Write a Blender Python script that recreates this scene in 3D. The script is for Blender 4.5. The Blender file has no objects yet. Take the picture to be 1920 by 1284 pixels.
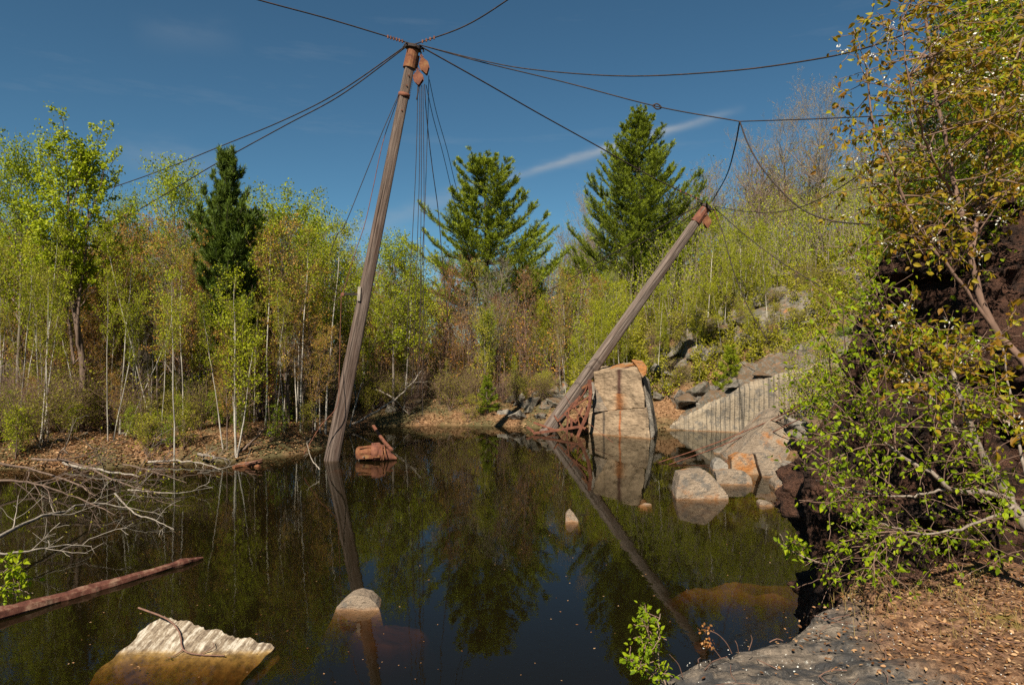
import bpy, bmesh, math, random
import numpy as np
from mathutils import Vector, Matrix, Quaternion, noise as mnoise
R = math.radians
random.seed(7); rng = np.random.default_rng(7)
SC = bpy.context.scene; COL = SC.collection

# ------------------------------------------------------------------ camera
CAMH, FPX = 4.0, 1280.0
cd = bpy.data.cameras.new('camera'); cam = bpy.data.objects.new('camera', cd); COL.objects.link(cam)
cam.location = (0, 0, CAMH); cam.rotation_euler = (R(90), 0, 0)
cd.sensor_width = 36; cd.lens = 36 * FPX / 1920; cd.clip_end = 3000; cd.clip_start = 0.05
SC.camera = cam
# ------------------------------------------------------------------ light
SUN_EL, SUN_AZ = R(47), R(-20)          # azimuth: degrees right of straight behind the camera
L = Vector((math.sin(SUN_AZ) * math.cos(SUN_EL), -math.cos(SUN_AZ) * math.cos(SUN_EL), math.sin(SUN_EL)))
sd_ = bpy.data.lights.new('sun', 'SUN'); sun = bpy.data.objects.new('sun', sd_); COL.objects.link(sun)
sd_.energy = 5.0; sd_.angle = R(0.5); sd_.color = (1, .91, .77)
sun.rotation_euler = L.to_track_quat('Z', 'Y').to_euler(); sun.location = (0, 0, 40)
W_ = bpy.data.worlds.new('World'); SC.world = W_; W_.use_nodes = True
nt = W_.node_tree; nt.nodes.clear()
def N(t, kind, **kw):
    n = t.nodes.new(kind)
    for k, v in kw.items(): setattr(n, k, v)
    return n
wo = N(nt, 'ShaderNodeOutputWorld'); bg = N(nt, 'ShaderNodeBackground')
sky = N(nt, 'ShaderNodeTexSky', sky_type='NISHITA', sun_disc=False, sun_elevation=SUN_EL)
sky.sun_rotation = math.atan2(L.x, L.y); sky.altitude = 2200; sky.air_density = .95; sky.dust_density = 0.0; sky.ozone_density = 3.0
tc = N(nt, 'ShaderNodeTexCoord')
# thin cirrus streaks: a stretched noise in the sky's own directions
mp = N(nt, 'ShaderNodeMapping'); mp.inputs['Rotation'].default_value = (0, R(12), R(8)); mp.inputs['Scale'].default_value = (1.6, 2.0, 11.0)
nz = N(nt, 'ShaderNodeTexNoise'); nz.inputs['Scale'].default_value = 1.7; nz.inputs['Detail'].default_value = 9; nz.inputs['Roughness'].default_value = .62
cr = N(nt, 'ShaderNodeMapRange'); cr.inputs[1].default_value = .56; cr.inputs[2].default_value = .85; cr.inputs[3].default_value = 0; cr.inputs[4].default_value = .2
mx = N(nt, 'ShaderNodeMix', data_type='RGBA'); mx.inputs[7].default_value = (4.2, 4.6, 5.0, 1)
lk = nt.links.new
lk(tc.outputs['Generated'], mp.inputs[0]); lk(mp.outputs[0], nz.inputs[0]); lk(nz.outputs[0], cr.inputs[0])
tn = N(nt, 'ShaderNodeMix', data_type='RGBA', blend_type='MULTIPLY'); tn.inputs[0].default_value = 1; tn.inputs[7].default_value = (.60, .90, .86, 1)
lk(sky.outputs[0], tn.inputs[6]); lk(tn.outputs[2], mx.inputs[6])
# one long streak between the pines
def vmath(op, a, b=None):
    n = N(nt, 'ShaderNodeVectorMath', operation=op)
    lk(a, n.inputs[0])
    if b is not None: n.inputs[1].default_value = b
    return n
def mth(t, op, a, b=None, c=None, clamp=False):
    n = N(t, 'ShaderNodeMath', operation=op, use_clamp=clamp)
    for i, v in enumerate((a, b, c)):
        if v is None: continue
        if isinstance(v, (int, float)): n.inputs[i].default_value = v
        else: t.links.new(v, n.inputs[i])
    return n.outputs[0]
def dirpx(px, py): return Vector(((px - 960) / FPX, 1, (642 - py) / FPX)).normalized()
def streak(a, b, width, amp):
    A, B = dirpx(*a), dirpx(*b); n_ = A.cross(B).normalized(); m_ = (A + B).normalized(); u_ = n_.cross(m_)
    half = A.angle(B) / 2
    dn = vmath('DOT_PRODUCT', tc.outputs['Generated'], n_); du = vmath('DOT_PRODUCT', tc.outputs['Generated'], u_)
    df = vmath('DOT_PRODUCT', tc.outputs['Generated'], m_)
    nn = N(nt, 'ShaderNodeTexNoise'); nn.inputs['Scale'].default_value = 26; nn.inputs['Detail'].default_value = 6
    mm = N(nt, 'ShaderNodeMapping'); mm.inputs['Scale'].default_value = (1, 1, 3); lk(tc.outputs['Generated'], mm.inputs[0]); lk(mm.outputs[0], nn.inputs[0])
    off = mth(nt, 'MULTIPLY', mth(nt, 'SUBTRACT', nn.outputs[0], .5), width * 1.6)
    q = mth(nt, 'DIVIDE', mth(nt, 'ADD', dn.outputs['Value'], off), width)
    g = mth(nt, 'POWER', 2.718, mth(nt, 'MULTIPLY', mth(nt, 'MULTIPLY', q, q), -1))
    e = mth(nt, 'DIVIDE', du.outputs['Value'], half); e = mth(nt, 'SUBTRACT', 1, mth(nt, 'MULTIPLY', e, e), clamp=True)
    f = mth(nt, 'GREATER_THAN', df.outputs['Value'], 0)
    w = mth(nt, 'MULTIPLY', mth(nt, 'MULTIPLY', g, e), mth(nt, 'MULTIPLY', f, amp))
    return mth(nt, 'MULTIPLY', w, mth(nt, 'ADD', mth(nt, 'MULTIPLY', nn.outputs[0], 1.3), .1))
tot = mth(nt, 'ADD', mth(nt, 'MULTIPLY', cr.outputs[0], 1.0), streak((915, 346), (1400, 202), .0055, .8))
tot = mth(nt, 'ADD', tot, streak((560, 470), (980, 325), .011, .30))
tot = mth(nt, 'ADD', tot, streak((190, 285), (440, 318), .018, .22))
tot = mth(nt, 'ADD', tot, streak((240, 60), (460, 75), .016, .09), clamp=True)
lk(tot, mx.inputs[0])
lk(mx.outputs[2], bg.inputs[0]); bg.inputs[1].default_value = 0.050
lk(bg.outputs[0], wo.inputs[0])
SC.view_settings.view_transform = 'Standard'; SC.view_settings.look = 'None'; SC.view_settings.exposure = .88; SC.view_settings.gamma = 1
SC.render.engine = 'CYCLES'
cy = SC.cycles; cy.use_denoising = False; cy.max_bounces = 8; cy.transparent_max_bounces = 12; cy.diffuse_bounces = 3; cy.glossy_bounces = 3
cy.transmission_bounces = 5; cy.caustics_reflective = False; cy.caustics_refractive = False; cy.sample_clamp_indirect = 6
try: cy.denoiser = 'OPENIMAGEDENOISE'; cy.denoising_prefilter = 'ACCURATE'
except Exception: pass

# ------------------------------------------------------------------ coordinates: a point seen at (px, py) of the 1920 photo, d metres deep
def P(px, py, d): return Vector(((px - 960) / FPX * d, d, CAMH + (642 - py) / FPX * d))
def Wd(py): return CAMH * FPX / (py - 642)
def W(px, py): return P(px, py, Wd(py))

# ------------------------------------------------------------------ materials
def mat(name):
    m = bpy.data.materials.new(name); m.use_nodes = True; t = m.node_tree; t.nodes.clear()
    return m, t, N(t, 'ShaderNodeOutputMaterial')
def noise_n(t, vec, scale, detail=6, rough=.6, dist=0):
    n = N(t, 'ShaderNodeTexNoise'); n.inputs['Scale'].default_value = scale; n.inputs['Detail'].default_value = detail
    n.inputs['Roughness'].default_value = rough; n.inputs['Distortion'].default_value = dist
    t.links.new(vec, n.inputs['Vector']); return n.outputs['Fac']
def ramp(t, fac, stops):
    n = N(t, 'ShaderNodeValToRGB'); e = n.color_ramp.elements
    while len(e) < len(stops): e.new(.5)
    for el, (p, c) in zip(e, stops): el.position = p; el.color = (*c, 1) if len(c) == 3 else c
    t.links.new(fac, n.inputs[0]); return n.outputs[0]
def mixc(t, f, a, b, blend='MIX'):
    n = N(t, 'ShaderNodeMix', data_type='RGBA', blend_type=blend)
    for i, v in ((0, f), (6, a), (7, b)):
        if isinstance(v, (int, float)): n.inputs[i].default_value = v
        elif isinstance(v, tuple): n.inputs[i].default_value = (*v, 1)
        else: t.links.new(v, n.inputs[i])
    return n.outputs[2]
def mapped(t, src, scale=(1, 1, 1), rot=(0, 0, 0), loc=(0, 0, 0)):
    n = N(t, 'ShaderNodeMapping'); n.inputs['Scale'].default_value = scale; n.inputs['Rotation'].default_value = rot; n.inputs['Location'].default_value = loc
    t.links.new(src, n.inputs[0]); return n.outputs[0]
def bump(t, h, strength, dist=.05, prev=None):
    n = N(t, 'ShaderNodeBump'); n.inputs['Strength'].default_value = strength; n.inputs['Distance'].default_value = dist
    t.links.new(h, n.inputs['Height'])
    if prev is not None: t.links.new(prev, n.inputs['Normal'])
    return n.outputs[0]
def princ(t, out, col, rough=.8, normal=None, spec=.3, metal=0):
    n = N(t, 'ShaderNodeBsdfPrincipled')
    if isinstance(col, tuple): n.inputs['Base Color'].default_value = (*col, 1)
    else: t.links.new(col, n.inputs['Base Color'])
    if isinstance(rough, (int, float)): n.inputs['Roughness'].default_value = rough
    else: t.links.new(rough, n.inputs['Roughness'])
    n.inputs['Specular IOR Level'].default_value = spec; n.inputs['Metallic'].default_value = metal
    if normal is not None: t.links.new(normal, n.inputs['Normal'])
    t.links.new(n.outputs[0], out.inputs[0]); return n

def m_leaf(name, c1, c2, c3=None, trans=.42, vary=.35):
    m, t, o = mat(name)
    at = N(t, 'ShaderNodeAttribute', attribute_name='rnd'); oi = N(t, 'ShaderNodeObjectInfo')
    r = mth(t, 'ADD', mth(t, 'MULTIPLY', at.outputs['Fac'], 1 - vary), mth(t, 'MULTIPLY', oi.outputs['Random'], vary))
    c = ramp(t, r, [(0.1, c1), (.55, c2), (.95, c3 or c2)])
    p = N(t, 'ShaderNodeBsdfPrincipled'); t.links.new(c, p.inputs['Base Color']); p.inputs['Roughness'].default_value = .55; p.inputs['Specular IOR Level'].default_value = .22
    tr = N(t, 'ShaderNodeBsdfTranslucent'); t.links.new(mixc(t, .5, c, (.30, .38, .02), 'MIX') if trans > .35 else c, tr.inputs[0])
    mxs = N(t, 'ShaderNodeMixShader'); mxs.inputs[0].default_value = trans
    t.links.new(p.outputs[0], mxs.inputs[1]); t.links.new(tr.outputs[0], mxs.inputs[2]); t.links.new(mxs.outputs[0], o.inputs[0])
    return m
M = {}
M['leaf_birch'] = m_leaf('leaf_birch', (.19, .22, .006), (.34, .37, .008), (.50, .48, .018))
M['leaf_aspen'] = m_leaf('leaf_aspen', (.16, .205, .006), (.29, .35, .008), (.44, .46, .016))
M['leaf_olive'] = m_leaf('leaf_olive', (.17, .15, .012), (.29, .27, .018), (.42, .38, .03))
M['leaf_maple'] = m_leaf('leaf_maple', (.30, .11, .02), (.38, .20, .03), (.40, .33, .05), trans=.3)
M['leaf_red'] = m_leaf('leaf_red', (.28, .085, .03), (.36, .15, .045), (.40, .24, .08), trans=.3)
M['leaf_tan'] = m_leaf('leaf_tan', (.26, .18, .06), (.38, .28, .09), (.46, .38, .11), trans=.3)
M['leaf_bronze'] = m_leaf('leaf_bronze', (.21, .075, .008), (.32, .21, .012), (.34, .36, .014), trans=.45)
M['leaf_green'] = m_leaf('leaf_green', (.12, .19, .005), (.27, .36, .006), (.44, .49, .014), trans=.5)
M['petal'] = m_leaf('petal', (.7, .7, .62), (.8, .78, .7), trans=.3)
M['needle'] = m_leaf('needle', (.085, .115, .008), (.19, .235, .010), (.34, .37, .016), trans=.12)
M['needle_dark'] = m_leaf('needle_dark', (.05, .08, .010), (.10, .145, .012), (.18, .22, .016), trans=.1)
M['dead_leaf'] = m_leaf('dead_leaf', (.10, .042, .016), (.27, .13, .052), (.46, .29, .15), trans=.15, vary=0)

def m_bark(name, base, dark, scale=6, white=False):
    m, t, o = mat(name); tc_ = N(t, 'ShaderNodeTexCoord').outputs['Object']; oi = N(t, 'ShaderNodeObjectInfo')
    if white:
        v = mapped(t, tc_, (3, 3, 16)); f = noise_n(t, v, 1.6, 4, .6)
        c = ramp(t, f, [(0, dark), (.36, dark), (.43, base), (1, tuple(min(.85, x * 1.15) for x in base))])
        big = noise_n(t, mapped(t, tc_, (1, 1, .8), loc=(3, 1, 7)), .9, 2)
        c = mixc(t, ramp(t, big, [(.45, (0, 0, 0)), (.7, (.75, .75, .75))]), c, dark)
    else:
        v = mapped(t, tc_, (scale, scale, scale * .3)); f = noise_n(t, v, 2.5, 6, .65)
        c = ramp(t, f, [(.3, dark), (.65, base)])
    c = mixc(t, mth(t, 'MULTIPLY', oi.outputs['Random'], .4), c, tuple(x * .55 for x in base))
    princ(t, o, c, .85, bump(t, f, .5, .02), .2); return m
M['bark_birch'] = m_bark('bark_birch', (.46, .42, .35), (.08, .062, .05), white=True)
M['bark_grey'] = m_bark('bark_grey', (.24, .20, .16), (.08, .065, .052))
M['bark_brown'] = m_bark('bark_brown', (.19, .13, .095), (.06, .042, .032))
M['bark_pine'] = m_bark('bark_pine', (.10, .075, .06), (.035, .027, .022))
M['bark_red'] = m_bark('bark_red', (.24, .13, .09), (.10, .06, .045))
M['twig'] = m_bark('twig', (.25, .155, .11), (.11, .07, .05)); M['twig_grey'] = m_bark('twig_grey', (.30, .24, .19), (.14, .11, .085)); M['bark_near'] = m_bark('bark_near', (.30, .25, .20), (.11, .08, .06), 14)
M['dead_wood'] = m_bark('dead_wood', (.36, .31, .25), (.15, .125, .10))
M['stem'] = m_bark('stem', (.34, .26, .19), (.15, .10, .075))

def m_granite(name, a, b, rust=0.0, grooves=None, lichen=.25, dark=None, bs=.5, crag=1.0, litter=0.0):
    m, t, o = mat(name); oc = N(t, 'ShaderNodeTexCoord').outputs['Object']
    oi = N(t, 'ShaderNodeObjectInfo')
    av = N(t, 'ShaderNodeVectorMath', operation='ADD'); t.links.new(oc, av.inputs[0]); 
    cx = N(t, 'ShaderNodeCombineXYZ'); t.links.new(mth(t, 'MULTIPLY', oi.outputs['Random'], 37.), cx.inputs[0]); t.links.new(cx.outputs[0], av.inputs[1])
    v = av.outputs[0]
    big = noise_n(t, v, 1.1, 6, .65); mid = noise_n(t, v, 6, 8, .7); fine = noise_n(t, v, 55, 4, .7)
    c = ramp(t, mth(t, 'ADD', mth(t, 'MULTIPLY', big, .5), mth(t, 'MULTIPLY', mid, .5)), [(.32, a), (.62, b)])
    c = mixc(t, 1, c, ramp(t, fine, [(.3, (.62, .62, .62)), (.7, (1.25, 1.25, 1.25))]), 'MULTIPLY')
    if rust > 0:
        c = mixc(t, ramp(t, noise_n(t, v, 1.7, 4, .6), [(.62 - rust * .3, (0, 0, 0)), (.74 - rust * .3, (.85, .85, .85))]), c, mixc(t, mid, (.20, .07, .015), (.42, .17, .04)))
    if lichen > 0:
        c = mixc(t, ramp(t, noise_n(t, v, 3.1, 10, .72), [(.60 - lichen * .2, (0, 0, 0)), (.66 - lichen * .2, (.7, .7, .7))]), c, dark or (.10, .095, .085))
    vo = N(t, 'ShaderNodeTexVoronoi'); vo.inputs['Scale'].default_value = 2.6; vo.feature = 'DISTANCE_TO_EDGE'; t.links.new(v, vo.inputs['Vector'])
    nb = bump(t, mid, bs * crag, .12); nb = bump(t, fine, bs * .5, .015, nb)
    st = noise_n(t, mapped(t, v, (3, 3, 9), (R(20), R(35), 0)), 2.2, 5, .6); nb = bump(t, st, bs * .9, .07, nb)
    if grooves:
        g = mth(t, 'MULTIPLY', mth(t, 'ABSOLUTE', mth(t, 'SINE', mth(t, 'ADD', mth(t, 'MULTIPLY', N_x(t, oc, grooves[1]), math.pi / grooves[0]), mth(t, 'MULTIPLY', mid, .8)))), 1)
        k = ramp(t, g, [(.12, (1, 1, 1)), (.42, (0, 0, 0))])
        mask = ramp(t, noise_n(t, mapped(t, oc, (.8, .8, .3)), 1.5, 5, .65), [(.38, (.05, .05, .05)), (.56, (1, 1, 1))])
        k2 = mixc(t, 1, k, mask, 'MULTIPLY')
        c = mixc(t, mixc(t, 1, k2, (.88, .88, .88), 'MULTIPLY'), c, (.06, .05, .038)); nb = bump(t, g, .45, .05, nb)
        c = mixc(t, ramp(t, noise_n(t, mapped(t, oc, (1.6, 1.6, .12)), 1.4, 5, .6), [(.52, (0, 0, 0)), (.66, (.75, .75, .75))]), c, (.085, .078, .068))
    if litter:
        geo = N(t, 'ShaderNodeNewGeometry'); sx = N(t, 'ShaderNodeSeparateXYZ'); t.links.new(geo.outputs['Normal'], sx.inputs[0])
        c = mixc(t, ramp(t, mth(t, 'ADD', sx.outputs[2], mth(t, 'MULTIPLY', mth(t, 'SUBTRACT', mid, .5), 1.2)), [(.80, (0, 0, 0)), (.92, (litter,) * 3)]), c, (.12, .07, .035))
    # tannin tide mark where stone meets the pond
    gp = N(t, 'ShaderNodeNewGeometry'); sz = N(t, 'ShaderNodeSeparateXYZ'); t.links.new(gp.outputs['Position'], sz.inputs[0])
    tide = ramp(t, mth(t, 'ADD', sz.outputs[2], mth(t, 'MULTIPLY', mth(t, 'SUBTRACT', mid, .5), .1)), [(.0, (.7, .7, .7)), (.05, (0, 0, 0))])
    c = mixc(t, tide, c, (.24, .12, .05))
    princ(t, o, c, .86, nb, .25); return m
def N_x(t, vec, axis):
    s = N(t, 'ShaderNodeSeparateXYZ'); t.links.new(vec, s.inputs[0]); return s.outputs[axis]
M['granite'] = m_granite('granite', (.16, .12, .085), (.31, .24, .172), rust=.16, lichen=.32, bs=.75)
M['granite_grey'] = m_granite('granite_grey', (.15, .13, .105), (.28, .245, .20), lichen=.4, bs=.75)
M['granite_orange'] = m_granite('granite_orange', (.26, .17, .10), (.36, .25, .16), rust=.85, lichen=.3, bs=.75)
M['granite_mossy'] = m_granite('granite_mossy', (.10, .085, .065), (.22, .19, .15), rust=.12, lichen=.6, dark=(.055, .055, .04), litter=.85)
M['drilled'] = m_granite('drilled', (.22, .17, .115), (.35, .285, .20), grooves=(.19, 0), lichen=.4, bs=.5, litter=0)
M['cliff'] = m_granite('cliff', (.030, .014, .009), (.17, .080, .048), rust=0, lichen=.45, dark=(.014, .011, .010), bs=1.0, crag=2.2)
M['submerged'] = m_granite('submerged', (.20, .115, .05), (.33, .20, .085), lichen=.1, bs=.3)

def m_block(name, stains):      # quarry block: rust runs and dark seep lines at fixed places of its face (object x)
    m, t, o = mat(name); oc = N(t, 'ShaderNodeTexCoord').outputs['Object']
    big = noise_n(t, oc, 1.3, 6, .6); mid = noise_n(t, oc, 7, 8, .7); fine = noise_n(t, oc, 60, 4, .7)
    c = ramp(t, mth(t, 'ADD', mth(t, 'MULTIPLY', big, .5), mth(t, 'MULTIPLY', mid, .5)), [(.36, (.165, .115, .072)), (.62, (.36, .265, .17))])
    c = mixc(t, 1, c, ramp(t, fine, [(.3, (.68, .66, .64)), (.7, (1.2, 1.2, 1.2))]), 'MULTIPLY')
    x = N_x(t, oc, 0); z = N_x(t, oc, 2)
    for x0, w, z0, z1, colr, amp in stains:
        wob = mth(t, 'MULTIPLY', mth(t, 'SUBTRACT', noise_n(t, mapped(t, oc, (2, 2, .8)), 3, 5), .5), w * 1.5)
        q = mth(t, 'DIVIDE', mth(t, 'ADD', mth(t, 'SUBTRACT', x, x0), wob), w)
        g = mth(t, 'POWER', 2.718, mth(t, 'MULTIPLY', mth(t, 'MULTIPLY', q, q), -1))
        inz = mth(t, 'MULTIPLY', mth(t, 'GREATER_THAN', z, z0), mth(t, 'LESS_THAN', z, z1))
        g = mth(t, 'MULTIPLY', mth(t, 'MULTIPLY', g, inz), mth(t, 'ADD', mth(t, 'MULTIPLY', mid, 1.2), amp - .5), clamp=True)
        c = mixc(t, g, c, colr)
    gp = N(t, 'ShaderNodeNewGeometry'); zz = N_x(t, gp.outputs['Position'], 2)
    c = mixc(t, ramp(t, mth(t, 'ADD', zz, mth(t, 'MULTIPLY', mth(t, 'SUBTRACT', mid, .5), .1)), [(.0, (.7, .7, .7)), (.06, (0, 0, 0))]), c, (.24, .12, .05))
    st = noise_n(t, mapped(t, oc, (2.0, 2.0, 6), (0, R(32), 0)), 1.8, 2.5, .5)
    nb = bump(t, st, .6, .07); nb = bump(t, mid, .45, .035, nb); nb = bump(t, fine, .25, .006, nb)
    princ(t, o, c, .85, nb, .25); return m

def m_wood(name, a, b, sc=(14, 14, .55)):
    m, t, o = mat(name); oc = N(t, 'ShaderNodeTexCoord').outputs['Object']
    f = noise_n(t, mapped(t, oc, sc), 1.6, 9, .68); g = noise_n(t, mapped(t, oc, (3, 3, .25)), 1.2, 3)
    c = ramp(t, f, [(.30, tuple(x * .22 for x in a)), (.43, a), (.60, b)])
    c = mixc(t, ramp(t, g, [(.45, (0, 0, 0)), (.75, (.6, .6, .6))]), c, tuple(x * y for x, y in zip(a, (.85, .6, .5))))
    princ(t, o, c, .88, bump(t, f, .9, .035), .2); return m
M['timber'] = m_wood('timber', (.085, .060, .047), (.18, .135, .108))
M['timber_light'] = m_wood('timber_light', (.22, .16, .10), (.42, .33, .22))
M['timber_grey'] = m_wood('timber_grey', (.10, .075, .06), (.22, .175, .145))
def m_rust(name, a, b, c3):
    m, t, o = mat(name); oc = N(t, 'ShaderNodeTexCoord').outputs['Object']
    f = noise_n(t, oc, 5, 8, .7); c = ramp(t, f, [(.3, a), (.5, b), (.72, c3)])
    princ(t, o, c, .85, bump(t, noise_n(t, oc, 30, 5), .5, .01), .3); return m
M['rust'] = m_rust('rust', (.055, .022, .016), (.15, .055, .032), (.24, .10, .05))
M['rust_orange'] = m_rust('rust_orange', (.06, .022, .012), (.165, .060, .026), (.24, .14, .055))
M['cable'] = m_rust('cable', (.012, .010, .010), (.030, .022, .019), (.07, .04, .03))
M['soaked_wood'] = m_rust('soaked_wood', (.035, .014, .010), (.11, .038, .024), (.30, .20, .13))

def m_ground():
    m, t, o = mat('forest_floor'); oc = N(t, 'ShaderNodeTexCoord').outputs['Object']
    f = noise_n(t, oc, 9, 8, .75); b = noise_n(t, oc, .5, 4); vo = N(t, 'ShaderNodeTexVoronoi'); vo.inputs['Scale'].default_value = 13; t.links.new(oc, vo.inputs['Vector'])
    c = ramp(t, f, [(.28, (.035, .020, .011)), (.5, (.13, .070, .034)), (.72, (.27, .16, .085))])
    c = mixc(t, .35, c, ramp(t, N_x(t, vo.outputs['Color'], 0), [(0, (.10, .045, .02)), (1, (.46, .28, .15))]))
    c = mixc(t, ramp(t, b, [(.40, (0, 0, 0)), (.56, (.8, .8, .8))]), c, (.060, .062, .026))
    zz = N_x(t, N(t, 'ShaderNodeNewGeometry').outputs['Position'], 2)
    c = mixc(t, ramp(t, mth(t, 'ADD', zz, .5), [(.42, (1, 1, 1)), (.55, (0, 0, 0))]), c, (.045, .030, .014))
    nb = bump(t, f, .8, .06); princ(t, o, c, .95, nb, .1); return m
M['ground'] = m_ground()

def m_ledge():
    m, t, o = mat('ledge_stone'); oc = N(t, 'ShaderNodeTexCoord').outputs['Object']
    big = noise_n(t, oc, .9, 6, .6); mid = noise_n(t, oc, 6, 9, .7); fine = noise_n(t, oc, 60, 5, .7)
    c = ramp(t, mid, [(.34, (.045, .038, .030)), (.5, (.14, .112, .085)), (.66, (.27, .215, .16))])
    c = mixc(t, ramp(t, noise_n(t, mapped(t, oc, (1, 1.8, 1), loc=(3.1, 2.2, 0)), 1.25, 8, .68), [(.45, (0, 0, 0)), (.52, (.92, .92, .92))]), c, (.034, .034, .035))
    c = mixc(t, ramp(t, noise_n(t, oc, 14, 5, .7), [(.62, (0, 0, 0)), (.70, (.7, .7, .7))]), c, (.40, .38, .33))
    c = mixc(t, 1, c, ramp(t, fine, [(.3, (.6, .6, .6)), (.7, (1.3, 1.3, 1.3))]), 'MULTIPLY')
    # moss cushions and a litter-covered inland part
    x = N_x(t, oc, 0)
    lit = ramp(t, mth(t, 'ADD', mth(t, 'MULTIPLY', mth(t, 'SUBTRACT', x, 1.95), .9), mth(t, 'MULTIPLY', big, .9)), [(.40, (0, 0, 0)), (.62, (1, 1, 1))])
    c = mixc(t, lit, c, ramp(t, noise_n(t, oc, 22, 8, .75), [(.36, (.025, .013, .008)), (.5, (.15, .075, .036)), (.64, (.34, .20, .11))]))
    mo = ramp(t, noise_n(t, mapped(t, oc, (1, 1.4, 1), loc=(.4, .1, 0)), 1.9, 6, .6), [(.60, (0, 0, 0)), (.68, (.8, .8, .8))])
    c = mixc(t, mixc(t, 1, mo, lit, 'MULTIPLY'), c, (.15, .13, .014))
    crk = noise_n(t, mapped(t, oc, (1.2, 4, 1), (0, 0, R(20))), 2, 8, .7)
    nb = bump(t, crk, .8, .06); nb = bump(t, mid, .6, .04, nb); nb = bump(t, fine, .35, .006, nb)
    princ(t, o, c, .85, nb, .3); return m
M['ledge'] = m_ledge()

def m_slab():
    m, t, o = mat('slab_stone'); oc = N(t, 'ShaderNodeTexCoord').outputs['Object']
    st = noise_n(t, mapped(t, oc, (5, .6, 1)), 3, 8, .7); mid = noise_n(t, oc, 9, 8, .7)
    c = ramp(t, mth(t, 'ADD', mth(t, 'MULTIPLY', st, .6), mth(t, 'MULTIPLY', mid, .4)), [(.42, (.085, .06, .04)), (.50, (.22, .17, .115)), (.57, (.42, .375, .30))])
    f = noise_n(t, oc, 70, 3); c = mixc(t, 1, c, ramp(t, f, [(.3, (.75, .75, .75)), (.7, (1.15, 1.15, 1.15))]), 'MULTIPLY')
    zz = N_x(t, N(t, 'ShaderNodeNewGeometry').outputs['Position'], 2)
    c = mixc(t, ramp(t, mth(t, 'ADD', zz, .5), [(.49, (1, 1, 1)), (.53, (0, 0, 0))]), c, ramp(t, mid, [(.35, (.09, .05, .015)), (.65, (.34, .21, .06))]))
    nb = bump(t, mid, .5, .03); princ(t, o, c, .8, nb, .3); return m
M['slab'] = m_slab()

def m_water():
    m, t, o = mat('pond_water')
    oc = N(t, 'ShaderNodeTexCoord').outputs['Object']
    b1 = noise_n(t, mapped(t, oc, (1, .55, 1)), 2.2, 3, .5); b2 = noise_n(t, oc, 9, 3, .5)
    nb = bump(t, b1, .045, .05); nb = bump(t, b2, .03, .012, nb)
    fr = N(t, 'ShaderNodeFresnel'); fr.inputs['IOR'].default_value = 1.333; t.links.new(nb, fr.inputs['Normal'])
    gl = N(t, 'ShaderNodeBsdfGlossy'); gl.inputs['Roughness'].default_value = .018; gl.inputs['Color'].default_value = (.93, .95, .93, 1); t.links.new(nb, gl.inputs['Normal'])
    tr = N(t, 'ShaderNodeBsdfTransparent'); tr.inputs[0].default_value = (.97, .97, .97, 1)
    di = N(t, 'ShaderNodeBsdfDiffuse'); di.inputs[0].default_value = (.075, .055, .018, 1); mk = N(t, 'ShaderNodeMixShader'); mk.inputs[0].default_value = .07; t.links.new(tr.outputs[0], mk.inputs[1]); t.links.new(di.outputs[0], mk.inputs[2]); tr = mk
    ms = N(t, 'ShaderNodeMixShader'); t.links.new(fr.outputs[0], ms.inputs[0]); t.links.new(tr.outputs[0], ms.inputs[1]); t.links.new(gl.outputs[0], ms.inputs[2])
    t.links.new(ms.outputs[0], o.inputs[0])
    va = N(t, 'ShaderNodeVolumeAbsorption'); va.inputs['Color'].default_value = (.42, .27, .06, 1); va.inputs['Density'].default_value = 4.6
    t.links.new(va.outputs[0], o.inputs['Volume'])
    return m
M['water'] = m_water()

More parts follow.
